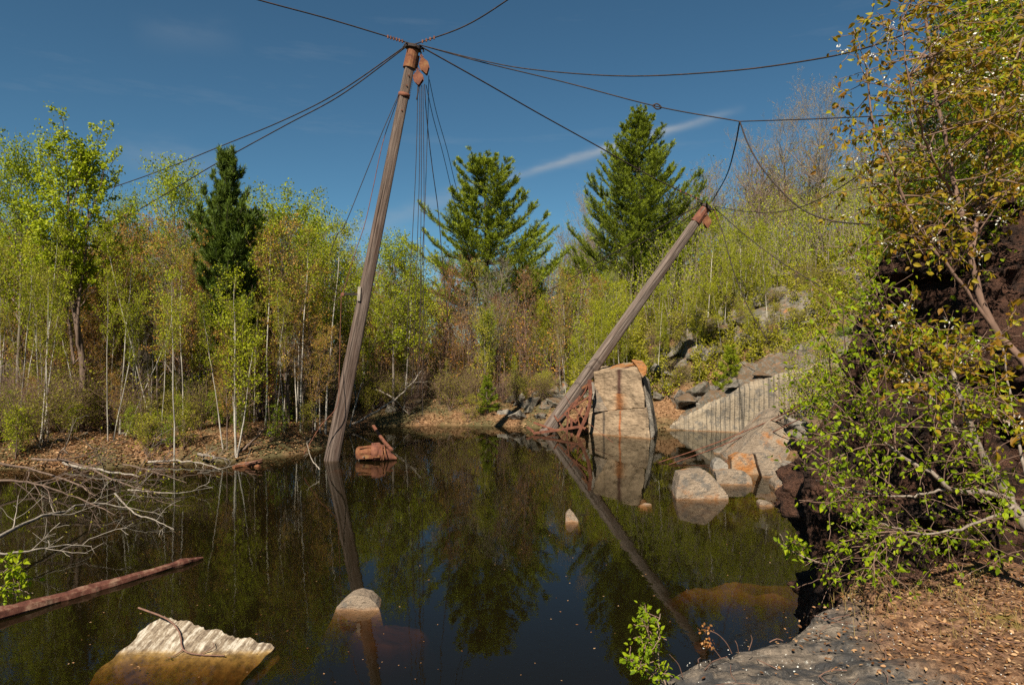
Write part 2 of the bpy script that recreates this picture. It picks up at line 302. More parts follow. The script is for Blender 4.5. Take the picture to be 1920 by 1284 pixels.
# ------------------------------------------------------------------ tagging and mesh building
def tag(o, label=None, cat=None, group=None, kind=None):
    if label: o['label'] = label
    if cat: o['category'] = cat
    if group: o['group'] = group
    if kind: o['kind'] = kind
    return o
def empty(name, loc=(0, 0, 0), label=None, cat=None, group=None):
    o = bpy.data.objects.new(name, None); COL.objects.link(o); o.location = loc; o.empty_display_size = .2
    return tag(o, label, cat, group)
def new_obj(name, me, m, parent=None):
    o = bpy.data.objects.new(name, me); COL.objects.link(o)
    if m is not None and not me.materials: me.materials.append(m)
    if parent is not None: o.parent = parent
    return o
class MB:
    def __init__(s): s.v = []; s.q = []; s.t = []; s.rq = []; s.rt = []; s.n = 0
    def add(s, V, quads=None, tris=None, rq=None, rt=None):
        V = np.asarray(V, float).reshape(-1, 3)
        if quads is not None and len(quads):
            quads = np.asarray(quads, int); s.q.append(quads + s.n); s.rq.append(rq if rq is not None else np.full(len(quads), .5))
        if tris is not None and len(tris):
            tris = np.asarray(tris, int); s.t.append(tris + s.n); s.rt.append(rt if rt is not None else np.full(len(tris), .5))
        s.v.append(V); s.n += len(V)
    def tubes(s, Pn, Rn, sides=5, cap=False):
        Pn = np.asarray(Pn, float); Rn = np.asarray(Rn, float)
        if Pn.ndim == 2: Pn = Pn[None]; Rn = Rn[None]
        B, n, _ = Pn.shape
        T = np.gradient(Pn, axis=1); T /= np.linalg.norm(T, axis=2, keepdims=True) + 1e-9
        ref = np.where(np.abs(T[:, :1, 2:3]) > .8, np.array([[[1., 0, 0]]]), np.array([[[0, 0, 1.]]])); ref = np.broadcast_to(ref, T.shape)
        U = np.cross(T, ref); U /= np.linalg.norm(U, axis=2, keepdims=True) + 1e-9; Vv = np.cross(T, U)
        a = np.arange(sides) * 2 * np.pi / sides
        ring = Pn[:, :, None] + Rn[:, :, None, None] * (np.cos(a)[None, None, :, None] * U[:, :, None] + np.sin(a)[None, None, :, None] * Vv[:, :, None])
        idx = np.arange(B * n * sides).reshape(B, n, sides); i2 = np.roll(idx, -1, axis=2)
        Q = np.stack([idx[:, :-1], i2[:, :-1], i2[:, 1:], idx[:, 1:]], -1).reshape(-1, 4)
        s.add(ring.reshape(-1, 3), Q)
        if cap:
            for b in range(B):
                for k, o in ((0, 1), (n - 1, -1)):
                    c = list(ring[b, k][::o]); s.add(np.array(c + [Pn[b, k]]), tris=[(i, (i + 1) % sides, sides) for i in range(sides)])
    def leaves(s, C, size, aspect=.6, up=.5, rnd=None, D=None, fold=0.0, six=False):
        C = np.asarray(C, float); n = len(C)
        if n == 0: return
        if D is None: D = rng.normal(size=(n, 3))
        D = D / (np.linalg.norm(D, axis=1, keepdims=True) + 1e-9)
        Nn = rng.normal(size=(n, 3)) * (1 - up); Nn[:, 2] += up + .05
        S = np.cross(D, Nn); S /= np.linalg.norm(S, axis=1, keepdims=True) + 1e-9; Nn = np.cross(S, D)
        sz = (size * rng.uniform(.65, 1.3, n))[:, None]
        rnd = rng.uniform(0, 1, n) if rnd is None else rnd
        if not six:
            V = np.stack([C, C + D * sz * .5 + S * sz * aspect * .5 + Nn * sz * fold, C + D * sz, C + D * sz * .5 - S * sz * aspect * .5 + Nn * sz * fold], 1)
            s.add(V.reshape(-1, 3), np.arange(n * 4).reshape(n, 4), rq=rnd)
        else:
            w = aspect * .5
            V = np.stack([C, C + D * sz * .25 + S * sz * w * .85 + Nn * sz * fold, C + D * sz * .6 + S * sz * w * .8 + Nn * sz * fold * .8, C + D * sz - Nn * sz * fold,
                          C + D * sz * .6 - S * sz * w * .8 + Nn * sz * fold * .8, C + D * sz * .25 - S * sz * w * .85 + Nn * sz * fold, C + D * sz * .5], 1)
            b = np.arange(n) * 7
            Q = np.concatenate([np.stack([b, b + 1, b + 2, b + 6], 1), np.stack([b + 6, b + 2, b + 3, b + 4], 1), np.stack([b, b + 6, b + 4, b + 5], 1)])
            s.add(V.reshape(-1, 3), Q, rq=np.concatenate([rnd] * 3))
    def box(s, a, b, w, h, roll=0, taper=1.0):
        a, b = Vector(a), Vector(b); q = (b - a).to_track_quat('Z', 'Y') @ Quaternion((0, 0, 1), roll); V = []
        for p, k in ((a, 1), (b, taper)):
            for x, y in ((-1, -1), (1, -1), (1, 1), (-1, 1)): V.append(p + q @ Vector((x * w * k / 2, y * h * k / 2, 0)))
        s.add(np.array(V), [(3, 2, 1, 0), (4, 5, 6, 7), (0, 1, 5, 4), (1, 2, 6, 5), (2, 3, 7, 6), (3, 0, 4, 7)])
    def mesh(s, name, smooth=False):
        me = bpy.data.meshes.new(name); V = np.concatenate(s.v)
        q = np.concatenate(s.q) if s.q else np.zeros((0, 4), int); t = np.concatenate(s.t) if s.t else np.zeros((0, 3), int)
        me.vertices.add(len(V)); me.vertices.foreach_set('co', V.astype(np.float32).ravel())
        nl = len(q) * 4 + len(t) * 3; me.loops.add(nl); me.loops.foreach_set('vertex_index', np.concatenate([q.ravel(), t.ravel()]).astype(np.int32))
        me.polygons.add(len(q) + len(t))
        me.polygons.foreach_set('loop_start', np.concatenate([np.arange(len(q)) * 4, len(q) * 4 + np.arange(len(t)) * 3]).astype(np.int32))
        r = np.concatenate(s.rq + s.rt) if (s.rq or s.rt) else np.zeros(0)
        at = me.attributes.new('rnd', 'FLOAT', 'FACE'); 
        me.update(calc_edges=True); me.validate()
        at = me.attributes['rnd']
        if len(at.data) == len(r): at.data.foreach_set('value', r.astype(np.float32))
        me.polygons.foreach_set('use_smooth', np.full(len(me.polygons), smooth)); me.update()
        return me
    def build(s, name, m, parent=None, smooth=False): return new_obj(name, s.mesh(name, smooth), m, parent)

def smooth_line(pts, n):           # Catmull-Rom through the points
    pts = [np.array(p, float) for p in pts]
    if len(pts) == 2: return np.array([pts[0] + (pts[1] - pts[0]) * t for t in np.linspace(0, 1, n)])
    q = [2 * pts[0] - pts[1]] + pts + [2 * pts[-1] - pts[-2]]; out = []
    for u in np.linspace(0, len(pts) - 1 - 1e-6, n):
        i = int(u); t = u - i; a, b, c, d = q[i:i + 4]
        out.append(.5 * (2 * b + (c - a) * t + (2 * a - 5 * b + 4 * c - d) * t * t + (3 * b - a - 3 * c + d) * t ** 3))
    return np.array(out)

# ------------------------------------------------------------------ terrain
SHORE = [(-34, 17), (-16.3, 21.6), (-13.9, 21.5), (-11.5, 22.4), (-9.3, 23.0), (-7.6, 24.6), (-7.1, 26.1), (-7.3, 29.6), (-7.0, 32.3), (-4.1, 33.0), (-.5, 32.6), (1.0, 31.9),
         (3.5, 31.8), (7.1, 31.2), (11.2, 31.0), (12.4, 29.4), (10.4, 26.2), (9.0, 23), (9.4, 20.4), (8.0, 17), (6.4, 13), (5.4, 10), (4.4, 8.4), (3.9, 6), (3.4, 4.6), (1.9, 4.0), (.95, 3.1), (.6, 2.4), (-.5, .6), (-3, -1.2), (-9, -3), (-20, -4), (-34, -2)]
SH = np.array(SHORE)
def sdist(X, Y):
    X = np.asarray(X, float); Y = np.asarray(Y, float); d = np.full(X.shape, 1e9); inside = np.zeros(X.shape, bool)
    for i in range(len(SH)):
        a, b = SH[i], SH[(i + 1) % len(SH)]; e = b - a
        t = np.clip(((X - a[0]) * e[0] + (Y - a[1]) * e[1]) / (e @ e), 0, 1)
        d = np.minimum(d, np.hypot(X - a[0] - t * e[0], Y - a[1] - t * e[1]))
        c = ((a[1] > Y) != (b[1] > Y)); xi = a[0] + (Y - a[1]) / (b[1] - a[1] + 1e-12) * e[0]; inside ^= c & (X < xi)
    return np.where(inside, -d, d)
def sines(X, Y):
    return (np.sin(X * .9 + 1.3 * np.sin(Y * .7)) * .5 + np.sin(Y * 1.1 + X * .45 + 2) * .4 + np.sin(X * 2.3 - Y * 1.7) * .25 + np.sin(X * 4.1 + Y * 3.3 + 1) * .12)
def height(X, Y):
    X = np.asarray(X, float); Y = np.asarray(Y, float); s = sdist(X, Y)
    Bx = np.interp(X, [-40, -12, -6, 1, 5, 9, 14, 30], [.7, .8, .95, 1.1, 2.4, 4.4, 5.6, 8])
    Ax = np.interp(X, [-40, -10, 0, 10, 25, 60], [1.6, 1.6, 2.6, 5.5, 9, 13])
    near = np.clip((14 - Y) / 6, 0, 1)                      # the camera's side
    Bx = Bx * (1 - near) + near * np.interp(X, [-40, -4, 0, 3, 6, 12, 40], [.8, 1.0, 1.5, 1.6, 3.4, 5, 8])
    p = np.clip(s, 0, None); lo = np.interp(X, [-6, 2, 6], [1.1, 1.6, 3.0])
    h = .02 + Bx * (1 - np.exp(-p / lo)) + Ax * (1 - np.exp(-np.clip(p - 4, 0, None) / 30)) + sines(X, Y) * .16 * np.clip(p / 2, 0, 1)
    w = -np.clip(-s, 0, None); hb = np.maximum(w * .75, -3.6) - .05 + sines(X * .8, Y * .8) * .12 * np.clip(-s, 0, 1)
    return np.where(s >= 0, h, hb)
def gz(x, y): return float(height(np.array([x]), np.array([y]))[0])
def grid_mesh(name, xs, ys, fn):
    X, Y = np.meshgrid(xs, ys); Z = fn(X, Y); V = np.stack([X, Y, Z], -1).reshape(-1, 3)
    i = np.arange(len(xs) * len(ys)).reshape(len(ys), len(xs)); Q = np.stack([i[:-1, :-1], i[:-1, 1:], i[1:, 1:], i[1:, :-1]], -1).reshape(-1, 4)
    b = MB(); b.add(V, Q); return b.mesh(name, True)
xs = np.concatenate([[-900, -500, -250, -140, -90, -65, -50], np.arange(-40, 40, .36), [45, 55, 70, 95, 140, 250, 500, 900]])
ys = np.concatenate([[-600, -250, -100, -50, -25], np.arange(-12, 75, .36), [80, 90, 110, 140, 200, 320, 600, 1200]])
g = new_obj('ground', grid_mesh('ground', xs, ys, height), M['ground']); tag(g, kind='structure')

# water: a closed body so its depth tints what lies under it
def water_body():
    b = MB(); x0, x1, y0, y1, z0 = -60, 30, -30, 60, -6
    V = [(x0, y0, 0), (x1, y0, 0), (x1, y1, 0), (x0, y1, 0), (x0, y0, z0), (x1, y0, z0), (x1, y1, z0), (x0, y1, z0)]
    b.add(V, [(0, 1, 2, 3), (7, 6, 5, 4), (0, 4, 5, 1), (1, 5, 6, 2), (2, 6, 7, 3), (3, 7, 4, 0)])
    return b.build('pond_water', M['water'])
tag(water_body(), kind='structure')

# ------------------------------------------------------------------ rocks
def rock_mesh(name, pts, cut=.25, amp=.05, nscale=1.2, seed=0, strata=0, center=None):
    bm = bmesh.new(); vs = [bm.verts.new(p) for p in pts]
    r_ = bmesh.ops.convex_hull(bm, input=vs); bmesh.ops.delete(bm, geom=[v for v in r_['geom_interior'] if isinstance(v, bmesh.types.BMVert)], context='VERTS')
    bmesh.ops.delete(bm, geom=[v for v in bm.verts if not v.link_faces], context='VERTS')
    ed = [e for e in bm.edges if e.calc_face_angle(0) > R(12)]
    bmesh.ops.bevel(bm, geom=ed, offset=cut * .16, segments=1, affect='EDGES', clamp_overlap=True)
    bmesh.ops.triangulate(bm, faces=bm.faces)
    for _ in range(7):
        le = [e for e in bm.edges if e.calc_length() > cut]
        if not le or len(bm.verts) > 60000: break
        bmesh.ops.subdivide_edges(bm, edges=le, cuts=1); bmesh.ops.triangulate(bm, faces=[f for f in bm.faces if len(f.verts) > 3])
    bm.normal_update(); o3 = Vector((seed * 13.7, seed * 5.1, seed * 3.3)); mv = []
    for v in bm.verts:
        p = v.co * nscale + o3
        n1 = mnoise.fractal(p, 1.0, 2.1, 5); n2 = mnoise.noise(Vector((p.x * .6, p.y * .6, p.z * .6)) + o3)
        d = n1 * amp + n2 * amp * .8
        if strata: d += strata * mnoise.noise(Vector((p.x * .7, p.y * .7, p.z * 4.5)) + o3)
        mv.append(v.co + v.normal * d)
    for v, c in zip(bm.verts, mv): v.co = c
    c = Vector(center) if center is not None else sum(mv, Vector()) / len(mv)
    for v in bm.verts: v.co -= c
    me = bpy.data.meshes.new(name); bm.to_mesh(me); bm.free(); return me, c
def rock(name, pts, m, label, cat='rock', group=None, parent=None, **kw):
    me, c = rock_mesh(name, pts, **kw); o = new_obj(name, me, m, parent); o.location = c
    return tag(o, label, cat, group) if parent is None else o
def rock_px(poly, d, thick, m, label, under=.5, name='boulder', slope=0.0, flare=.15, cat='boulder', group=None, **kw):
    """silhouette corners (px, py) at d metres, given a real depth and a foot below the water or soil"""
    pts = []; cx = sum(p[0] for p in poly) / len(poly); ymax = max(p[1] for p in poly)
    for k, p in enumerate(poly):
        dd = d if len(p) < 3 else p[2]
        a = P(p[0], p[1], dd); 
        up = (ymax - p[1]) * d / FPX
        a.y += up * .35 + slope * (p[0] - cx) / FPX * d
        pts.append(a)
        b = P(cx + (p[0] - cx) * .8, ymax - (ymax - p[1]) * .9, dd); b.y += thick; pts.append(b)
        if p[1] > ymax - 14:
            for q in (a, b): pts.append(Vector((q.x * 1.0 + (q.x - (cx - 960) / FPX * d) * flare, q.y - .05 - (flare - .15) * .3, q.z - under)))
    return rock(name, pts, m, label, cat, group, **kw)

# quarry block: lower and upper stone
A0, B0 = W(1100, 812), W(1225, 823)
def blockpts(fl, fr, depthv, top_l, top_r, z0, back_scale=.9, side=Vector((.15, 0, 0))):
    bl = fl + depthv * 1 + side; br = fr + depthv * back_scale
    return [Vector((fl.x, fl.y, z0)), Vector((fr.x, fr.y, z0)), Vector((bl.x, bl.y, z0)), Vector((br.x, br.y, z0)), top_l, top_r, top_l + depthv + Vector((0, 0, .1)), top_r + depthv * back_scale + Vector((0, 0, .05))]
dv = Vector((.35, 2.6, 0))
M['block_low'] = m_block('block_low', [(-.75, .055, -9, 9, (.045, .035, .028), .75), (.05, .05, -9, 9, (.28, .08, .02), .8), (1.3, .04, -9, 9, (.08, .06, .045), .4)])
M['block_up'] = m_block('block_up', [(.04, .12, -9, 9, (.060, .022, .016), .85), (.05, .24, -9, -.1, (.36, .13, .03), .35), (-.75, .05, -9, 9, (.12, .085, .05), .3)])
def block_obj(name, pts, m, label, fl, fr, **kw):
    c0 = (Vector(fl) + Vector(fr)) / 2; ang = math.atan2(fr[1] - fl[1], fr[0] - fl[0]); Rm = Matrix.Rotation(-ang, 3, 'Z')
    loc = [Rm @ (Vector(p) - c0) for p in pts]
    me, c = rock_mesh(name, loc, center=(0, 0, 0), **kw); o = new_obj(name, me, m); o.location = c0; o.rotation_euler.z = ang
    return tag(o, label, 'rock')
tl, tr_ = P(1105, 775, A0.y), P(1214, 764, B0.y + .12)
block_obj('granite_block', blockpts(A0, B0, dv, tl, tr_, -1.8), M['block_low'], 'squared tan granite block standing in the water under a second block', A0, B0, cut=.07, amp=.05, nscale=2.2, seed=3)
ul, ur = P(1114, 773, A0.y + .12), P(1208, 765, B0.y + .28)
utl, utr = P(1114, 699, A0.y + .2), P(1201, 690, B0.y + .4)
uc = Vector(((ul.x + ur.x) / 2, (ul.y + ur.y) / 2, 1.95))
upts = [ul + Vector((0, 0, .03)), ur + Vector((0, 0, .03)), ul + dv * .85 + Vector((0, 0, .03)), ur + dv * .85 + Vector((0, 0, .06)), utl, utr, utl + dv * .8 + Vector((0, 0, .18)), utr + dv * .85 + Vector((.2, 0, .22)), P(1113, 735, A0.y + .25)]
uo = block_obj('granite_block', upts, M['block_up'], 'upper tan granite block with a dark rust streak, stacked on the lower block', Vector((ul.x, ul.y, 1.9)), Vector((ur.x, ur.y, 1.9)), cut=.07, amp=.055, nscale=2.0, seed=9)
cap = rock('cap_stone', [P(1194, 687, B0.y + .45), P(1214, 686, B0.y + .3), P(1212, 702, B0.y + .3), P(1205, 708, B0.y + .3), P(1197, 693, B0.y + .4)] + [P(1192, 687, B0.y + .5) + Vector((.1, 1.6, .25)), P(1213, 686, B0.y + .35) + Vector((.1, 1.5, .2)), P(1203, 706, B0.y + .4) + Vector((.1, 1.4, 0))], M['granite_orange'], 'rusty wedge of granite on the top right corner of the stacked block', cut=.12, amp=.03)
rock('stone_slab', [P(1206, 712, 28.95), P(1219, 760, 28.6), P(1228, 812, 28.55), P(1221, 823, 28.5), P(1202, 712, 29.2), P(1233, 806, 30.6), P(1217, 712, 30.6), P(1209, 704, 30.4), P(1224, 840, 28.7), P(1234, 840, 30.2)], M['granite_grey'], 'tall thin grey slab leaning on the right side of the stacked blocks', cut=.14, amp=.03)
rock('stone_wedge', [P(1112, 716, 29.95), P(1122, 735, 29.75), P(1140, 770, 29.55), P(1111, 774, 29.8), P(1110, 730, 30.0), P(1113, 718, 30.6), P(1138, 770, 30.5), P(1112, 774, 30.8)], M['granite'], 'narrow tan stone wedge split off the left edge of the upper block', cut=.12, amp=.03)
# slender top litter of the block
rock('stone_slab', [P(1124, 697, 30.6), P(1150, 690, 30.2), P(1190, 684, 29.7), P(1208, 680, 30), P(1150, 683, 32), P(1200, 678, 31.6), P(1130, 690, 32), P(1190, 690, 30)], M['granite_orange'], 'thin reddish flake of stone lying across the top of the stacked blocks', cut=.15, amp=.03)

# drilled quarry wall at the water's edge
def drilled_wall():
    root = empty('quarry_wall', W(1330, 806), 'pale drilled quarry wall with vertical grooves rising from the water on the right', 'rock face')
    top = [(1240, 806), (1262, 795), (1300, 772), (1345, 745), (1400, 720), (1450, 702), (1500, 690), (1560, 672), (1640, 655)]
    def wpos(px):       # plan line of the wall
        f = (px - 1240) / 400; return 31.3 - 3.2 * max(0, f) ** 1.3
    n = 420; cols = []; b = MB(); V = []; m_ = 26
    for i in range(n):
        px = 1240 + 400 * i / (n - 1); py = np.interp(px, [p[0] for p in top], [p[1] for p in top]); d = wpos(px)
        tp = P(px, py, d); zt = tp.z - .04 + .16 * mnoise.fractal(Vector((tp.x * 1.1, 0, 0)), .8, 2.2, 5) + .05 * mnoise.cell(Vector((tp.x * 1.7, 0, 0))); 
        for j in range(m_):
            z = -1.2 + (zt + 1.2) * j / (m_ - 1)
            sc = (i * .31); g_ = -abs(math.sin(math.pi * (tp.x) / .19)) * .022
            q = mnoise.fractal(Vector((tp.x * .7, z * .7, 0)), 1, 2, 4) * .09
            V.append((tp.x - root.location.x, tp.y - root.location.y + g_ * (1 if q < .05 else .2) + q + (.06 if j > m_ - 3 else 0) * (j - m_ + 3), z - root.location.z))
    ntop = 7; zz_ = np.array([V[i * m_ + m_ - 1][2] for i in range(n)]); smz = np.convolve(np.pad(zz_, 15, 'edge'), np.ones(31) / 31, 'valid') + .05
    for k in range(1, ntop):
        for i in range(n):
            base = V[i * m_ + m_ - 1]; x = base[0]; y = wpos(1240 + 400 * i / (n - 1)) - root.location.y + .08 + .40 * k + .1 * mnoise.noise(Vector((x * .9, k, 1)))
            z = (base[2] * max(0, 1 - k / 2) + smz[i] * min(1, k / 2)) + .045 * k * (1.2 + i / n * 2.0) + .20 * mnoise.fractal(Vector((x * 1.3, y * 1.3, 5)), 1, 2, 5) * min(1, k / 3)
            V.append((x + .02 * k, y, z))
    idx = np.arange(n * m_).reshape(n, m_); Q = np.stack([idx[:-1, :-1], idx[1:, :-1], idx[1:, 1:], idx[:-1, 1:]], -1).reshape(-1, 4)
    rows = np.concatenate([idx[:, -1][None], n * m_ + np.arange((ntop - 1) * n).reshape(ntop - 1, n)])
    Q2 = np.stack([rows[:-1, :-1], rows[:-1, 1:], rows[1:, 1:], rows[1:, :-1]], -1).reshape(-1, 4)
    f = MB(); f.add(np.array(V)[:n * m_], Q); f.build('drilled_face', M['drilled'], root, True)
    t2 = MB(); t2.add(np.array(V), Q2); t2.build('top_ledge', M['granite_mossy'], root, True)
drilled_wall()

# boulders at the right shore
rock_px([(1278, 893), (1326, 884), (1338, 893), (1348, 912), (1366, 930), (1322, 937), (1271, 933), (1273, 915)], 17.4, 1.1, M['granite'], 'large pale granite boulder alone in the water before the rock cluster', cut=.09, amp=.04, nscale=2, seed=1)
rock_px([(1336, 881), (1340, 868), (1352, 859), (1366, 870), (1372, 882)], 21.4, .6, M['granite_grey'], 'small pointed grey boulder left of the orange one', cut=.1, amp=.03, seed=2)
rock_px([(1377, 860), (1395, 852), (1416, 853), (1428, 870), (1434, 889), (1404, 890), (1375, 884)], 20.7, .9, M['granite_orange'], 'rounded bright orange-stained boulder in the middle of the shore rocks', cut=.1, amp=.05, seed=5)
rock_px([(1344, 888), (1362, 884), (1398, 885), (1411, 896), (1412, 908), (1376, 909), (1352, 903)], 19.2, .7, M['granite'], 'low flat-topped boulder in the water below the orange one', cut=.09, amp=.03, seed=6)
rock_px([(1422, 853), (1443, 851), (1466, 856), (1477, 889), (1450, 893), (1436, 880)], 20.3, .8, M['granite'], 'upright tilted slab-shaped boulder right of the orange one', cut=.1, amp=.03, seed=7)
rock_px([(1455, 907), (1470, 898), (1492, 893), (1510, 905), (1500, 916), (1470, 914)], 18.6, .7, M['granite'], 'low pale boulder beside the dark cliff at the waterline', cut=.1, amp=.03, seed=8)
rock_px([(1362, 878), (1378, 860), (1420, 822), (1452, 800), (1480, 770), (1510, 765), (1515, 860), (1470, 868), (1400, 880)], 22.6, 2.2, M['granite'], 'long sloping granite slab behind the shore boulders', cut=.16, amp=.07, seed=11, name='stone_slab')
rock_px([(1476, 875), (1490, 868), (1510, 872), (1512, 895), (1480, 890)], 19.8, .8, M['granite_grey'], 'grey boulder wedged between upright slab and cliff', cut=.12, amp=.03, seed=13)
rock_px([(1340, 848), (1348, 838), (1372, 838), (1384, 846), (1380, 858), (1350, 858)], 24.6, .6, M['granite_mossy'], 'dark wet stone low in the water under the fallen cables', cut=.12, amp=.03, seed=15)
rock_px([(1425, 943), (1432, 940), (1448, 943), (1452, 949), (1430, 948)], 16.7, .35, M['granite'], 'sliver of pale rock just breaking the water below the shore boulders', cut=.1, amp=.015, seed=16, under=.3)
rock_px([(1060, 979), (1062, 966), (1069, 957), (1076, 964), (1084, 975), (1076, 981)], 15.2, .3, M['granite'], 'small pointed rock alone in the middle of the pond', cut=.05, amp=.015, nscale=3, seed=17, under=.5, flare=.6)
rock_px([(630, 1139), (650, 1124), (668, 1120), (690, 1123), (704, 1133), (712, 1143), (668, 1148)], 10.2, .45, M['granite'], 'rounded pale rock breaking the water near the mast reflection', cut=.05, amp=.02, nscale=3, seed=18, under=.7, flare=.8)
rock_px([(1437, 667), (1470, 648), (1505, 642), (1548, 634), (1535, 652), (1500, 678), (1446, 690)], 36, 2.5, M['granite_orange'], 'big orange wedge boulder on top of the drilled wall', cut=.2, amp=.07, seed=19)
rock_px([(1406, 676), (1420, 662), (1438, 664), (1442, 695), (1425, 706), (1408, 704)], 35.5, 1.4, M['granite_mossy'], 'dark lichen-covered boulder left of the orange wedge boulder', cut=.2, amp=.06, seed=20)
rock_px([(1200, 948), (1210, 944), (1222, 945), (1208, 949)], 16.8, .12, M['granite'], 'thin sliver of stone at the surface below the block reflection', cut=.06, amp=.008, seed=21, under=.2)
rock_px([(928, 785), (932, 770), (952, 768), (966, 775), (962, 792), (940, 796)], 33.3, .8, M['granite_grey'], 'round dark grey boulder at the far shore right of the small pine', cut=.12, amp=.03, seed=22)
# submerged stones
def sunk(x, y, sx, sy, ztop, h, label, seed, rot=0):
    pts = [(x + math.cos(a + rot) * sx * random.uniform(.8, 1.1), y + math.sin(a + rot) * sy * random.uniform(.8, 1.1), ztop - random.uniform(0, .08)) for a in np.arange(0, 6.28, .8)]
    pts = pts + [(p[0] + (p[0] - x) * .45, p[1] + (p[1] - y) * .45, ztop - h * .35) for p in pts] + [(p[0] + (p[0] - x) * .9, p[1] + (p[1] - y) * .9, ztop - h) for p in pts]
    rock('submerged_rock', [Vector(p) for p in pts], M['submerged'], label, cut=.12, amp=.10, nscale=1.8, seed=seed)
sunk(4.4, 11.4, 1.6, .45, -.17, 1.0, 'broad orange rock shelf just under the water beside the cliff', 31, .2)
sunk(-1.75, 10.0, .5, .42, -.24, .8, 'submerged orange stone right of the rounded pale rock', 32)
sunk(-5.2, 10.7, .5, .35, -.55, .8, 'dim orange stone deep under the water left of the rounded pale rock', 33)
sunk(.1, 13.3, .9, .5, -.55, .8, 'dim reddish stone under the water near the small pointed rock', 34)
sunk(.3, 8.2, .7, .25, -.5, .6, 'faint orange stone under the water at the bottom of the picture', 35)
sunk(1.6, 9.4, .9, .6, -.7, .6, 'faint brown stone under the water left of the orange shelf', 36)
sunk(-4.6, 22.3, 1.3, .6, -.2, .6, 'rusty-looking stone under the water by the wrecked machine', 37)
sunk(5.2, 17.3, 1.4, .9, -.16, .8, 'orange stone apron under the water round the large pale boulder', 38)
sunk(6.8, 17.8, 1.3, .9, -.14, .8, 'orange underwater stone right of the large pale boulder', 39)

# tilted slab in the near left water
def tilted_slab():
    A, B, C = Vector((-4.72, 9.3, .295)), Vector((-3.09, 8.9, .065)), Vector((-5.04, 8.78, 0))
    e1 = B - A; e2 = (C - A); u = e1.normalized(); n = e2.cross(e1).normalized(); 
    if n.z < 0: n = -n
    nu, nv = 150, 60; V = []; Lw = e1.length; K = 3.4
    for j in range(nv):
        for i in range(nu):
            s = i / (nu - 1); t = j / (nv - 1)
            ph = (s + .015 * mnoise.noise(Vector((s * 6, 0, 4)))) * 19 * math.pi; jag = -(.012 + .05 * mnoise.noise(Vector((s * 7, 5, 5)))) * abs(math.sin(ph)) ** .6 + .07 * mnoise.noise(Vector((s * 11, 3, 1)))
            left = (.10 * mnoise.fractal(Vector((t * 5, 1, 8)), 1, 2, 3) - .06 * t) * (1 - s) ** 3; right = .06 * mnoise.fractal(Vector((t * 5, 9, 8)), 1, 2, 3) * s ** 3
            p = A + e1 * (s + left + right) + e2 * (t * K + (jag * -1 + .02) * max(0, 1 - t * 5))
            p += n * (-.012 * abs(math.sin(ph)) * (1 - .6 * t) + .035 * mnoise.fractal(Vector((s * 4, t * 5, 2)), 1, 2, 4) - .10 * max(0, s - .93) * 4)
            V.append(p)
    top = len(V); c = A; 
    for j in range(nv):
        for i in range(nu): V.append(V[j * nu + i] - n * .22 + Vector((.04, 0, 0)))
    idx = np.arange(nu * nv).reshape(nv, nu); Q = [np.stack([idx[:-1, :-1], idx[:-1, 1:], idx[1:, 1:], idx[1:, :-1]], -1).reshape(-1, 4)]
    Q.append(Q[0][:, ::-1] + top)
    for line in (idx[0], idx[-1], idx[:, 0], idx[:, -1]): Q.append(np.stack([line[:-1], line[1:], line[1:] + top, line[:-1] + top], -1))
    # object frame: x across, y down the dip
    yv = e2 - u * e2.dot(u); yv.normalize(); Rm = Matrix((u, yv, u.cross(yv))); 
    b = MB(); b.add(np.array([Rm @ (v - A) for v in V]), np.concatenate(Q)); o = b.build('stone_slab', M['slab'], None, True)
    o.location = A; o.rotation_euler = Rm.transposed().to_euler(); tag(o, 'white and tan slab with drill-marked edge, tilted into the near left water', 'rock')
    return A, e1, e2, n
slabA, se1, se2, sn = tilted_slab()
b = MB(); sp = lambda s, t, h: slabA + se1 * s + se2 * t + sn * h
st_pts = [sp(-.20, .10, .10), sp(.10, .16, .09), sp(.28, .34, .06), sp(.42, .62, .04), sp(.56, .62, .03), sp(.75, .52, .05)]
b.tubes(smooth_line(st_pts, 16), np.linspace(.013, .008, 16), 6)
b.tubes(smooth_line([st_pts[4], sp(.62, .44, .06), sp(.58, .34, .07)], 6), np.linspace(.007, .004, 6), 5)
b.tubes(smooth_line([st_pts[3], sp(.40, .75, .03), sp(.36, .9, .02)], 6), np.linspace(.008, .003, 6), 5)
tag(b.build('stick', M['bark_red'], None, True), 'thin forked brown stick lying on the tilted white slab', 'stick')

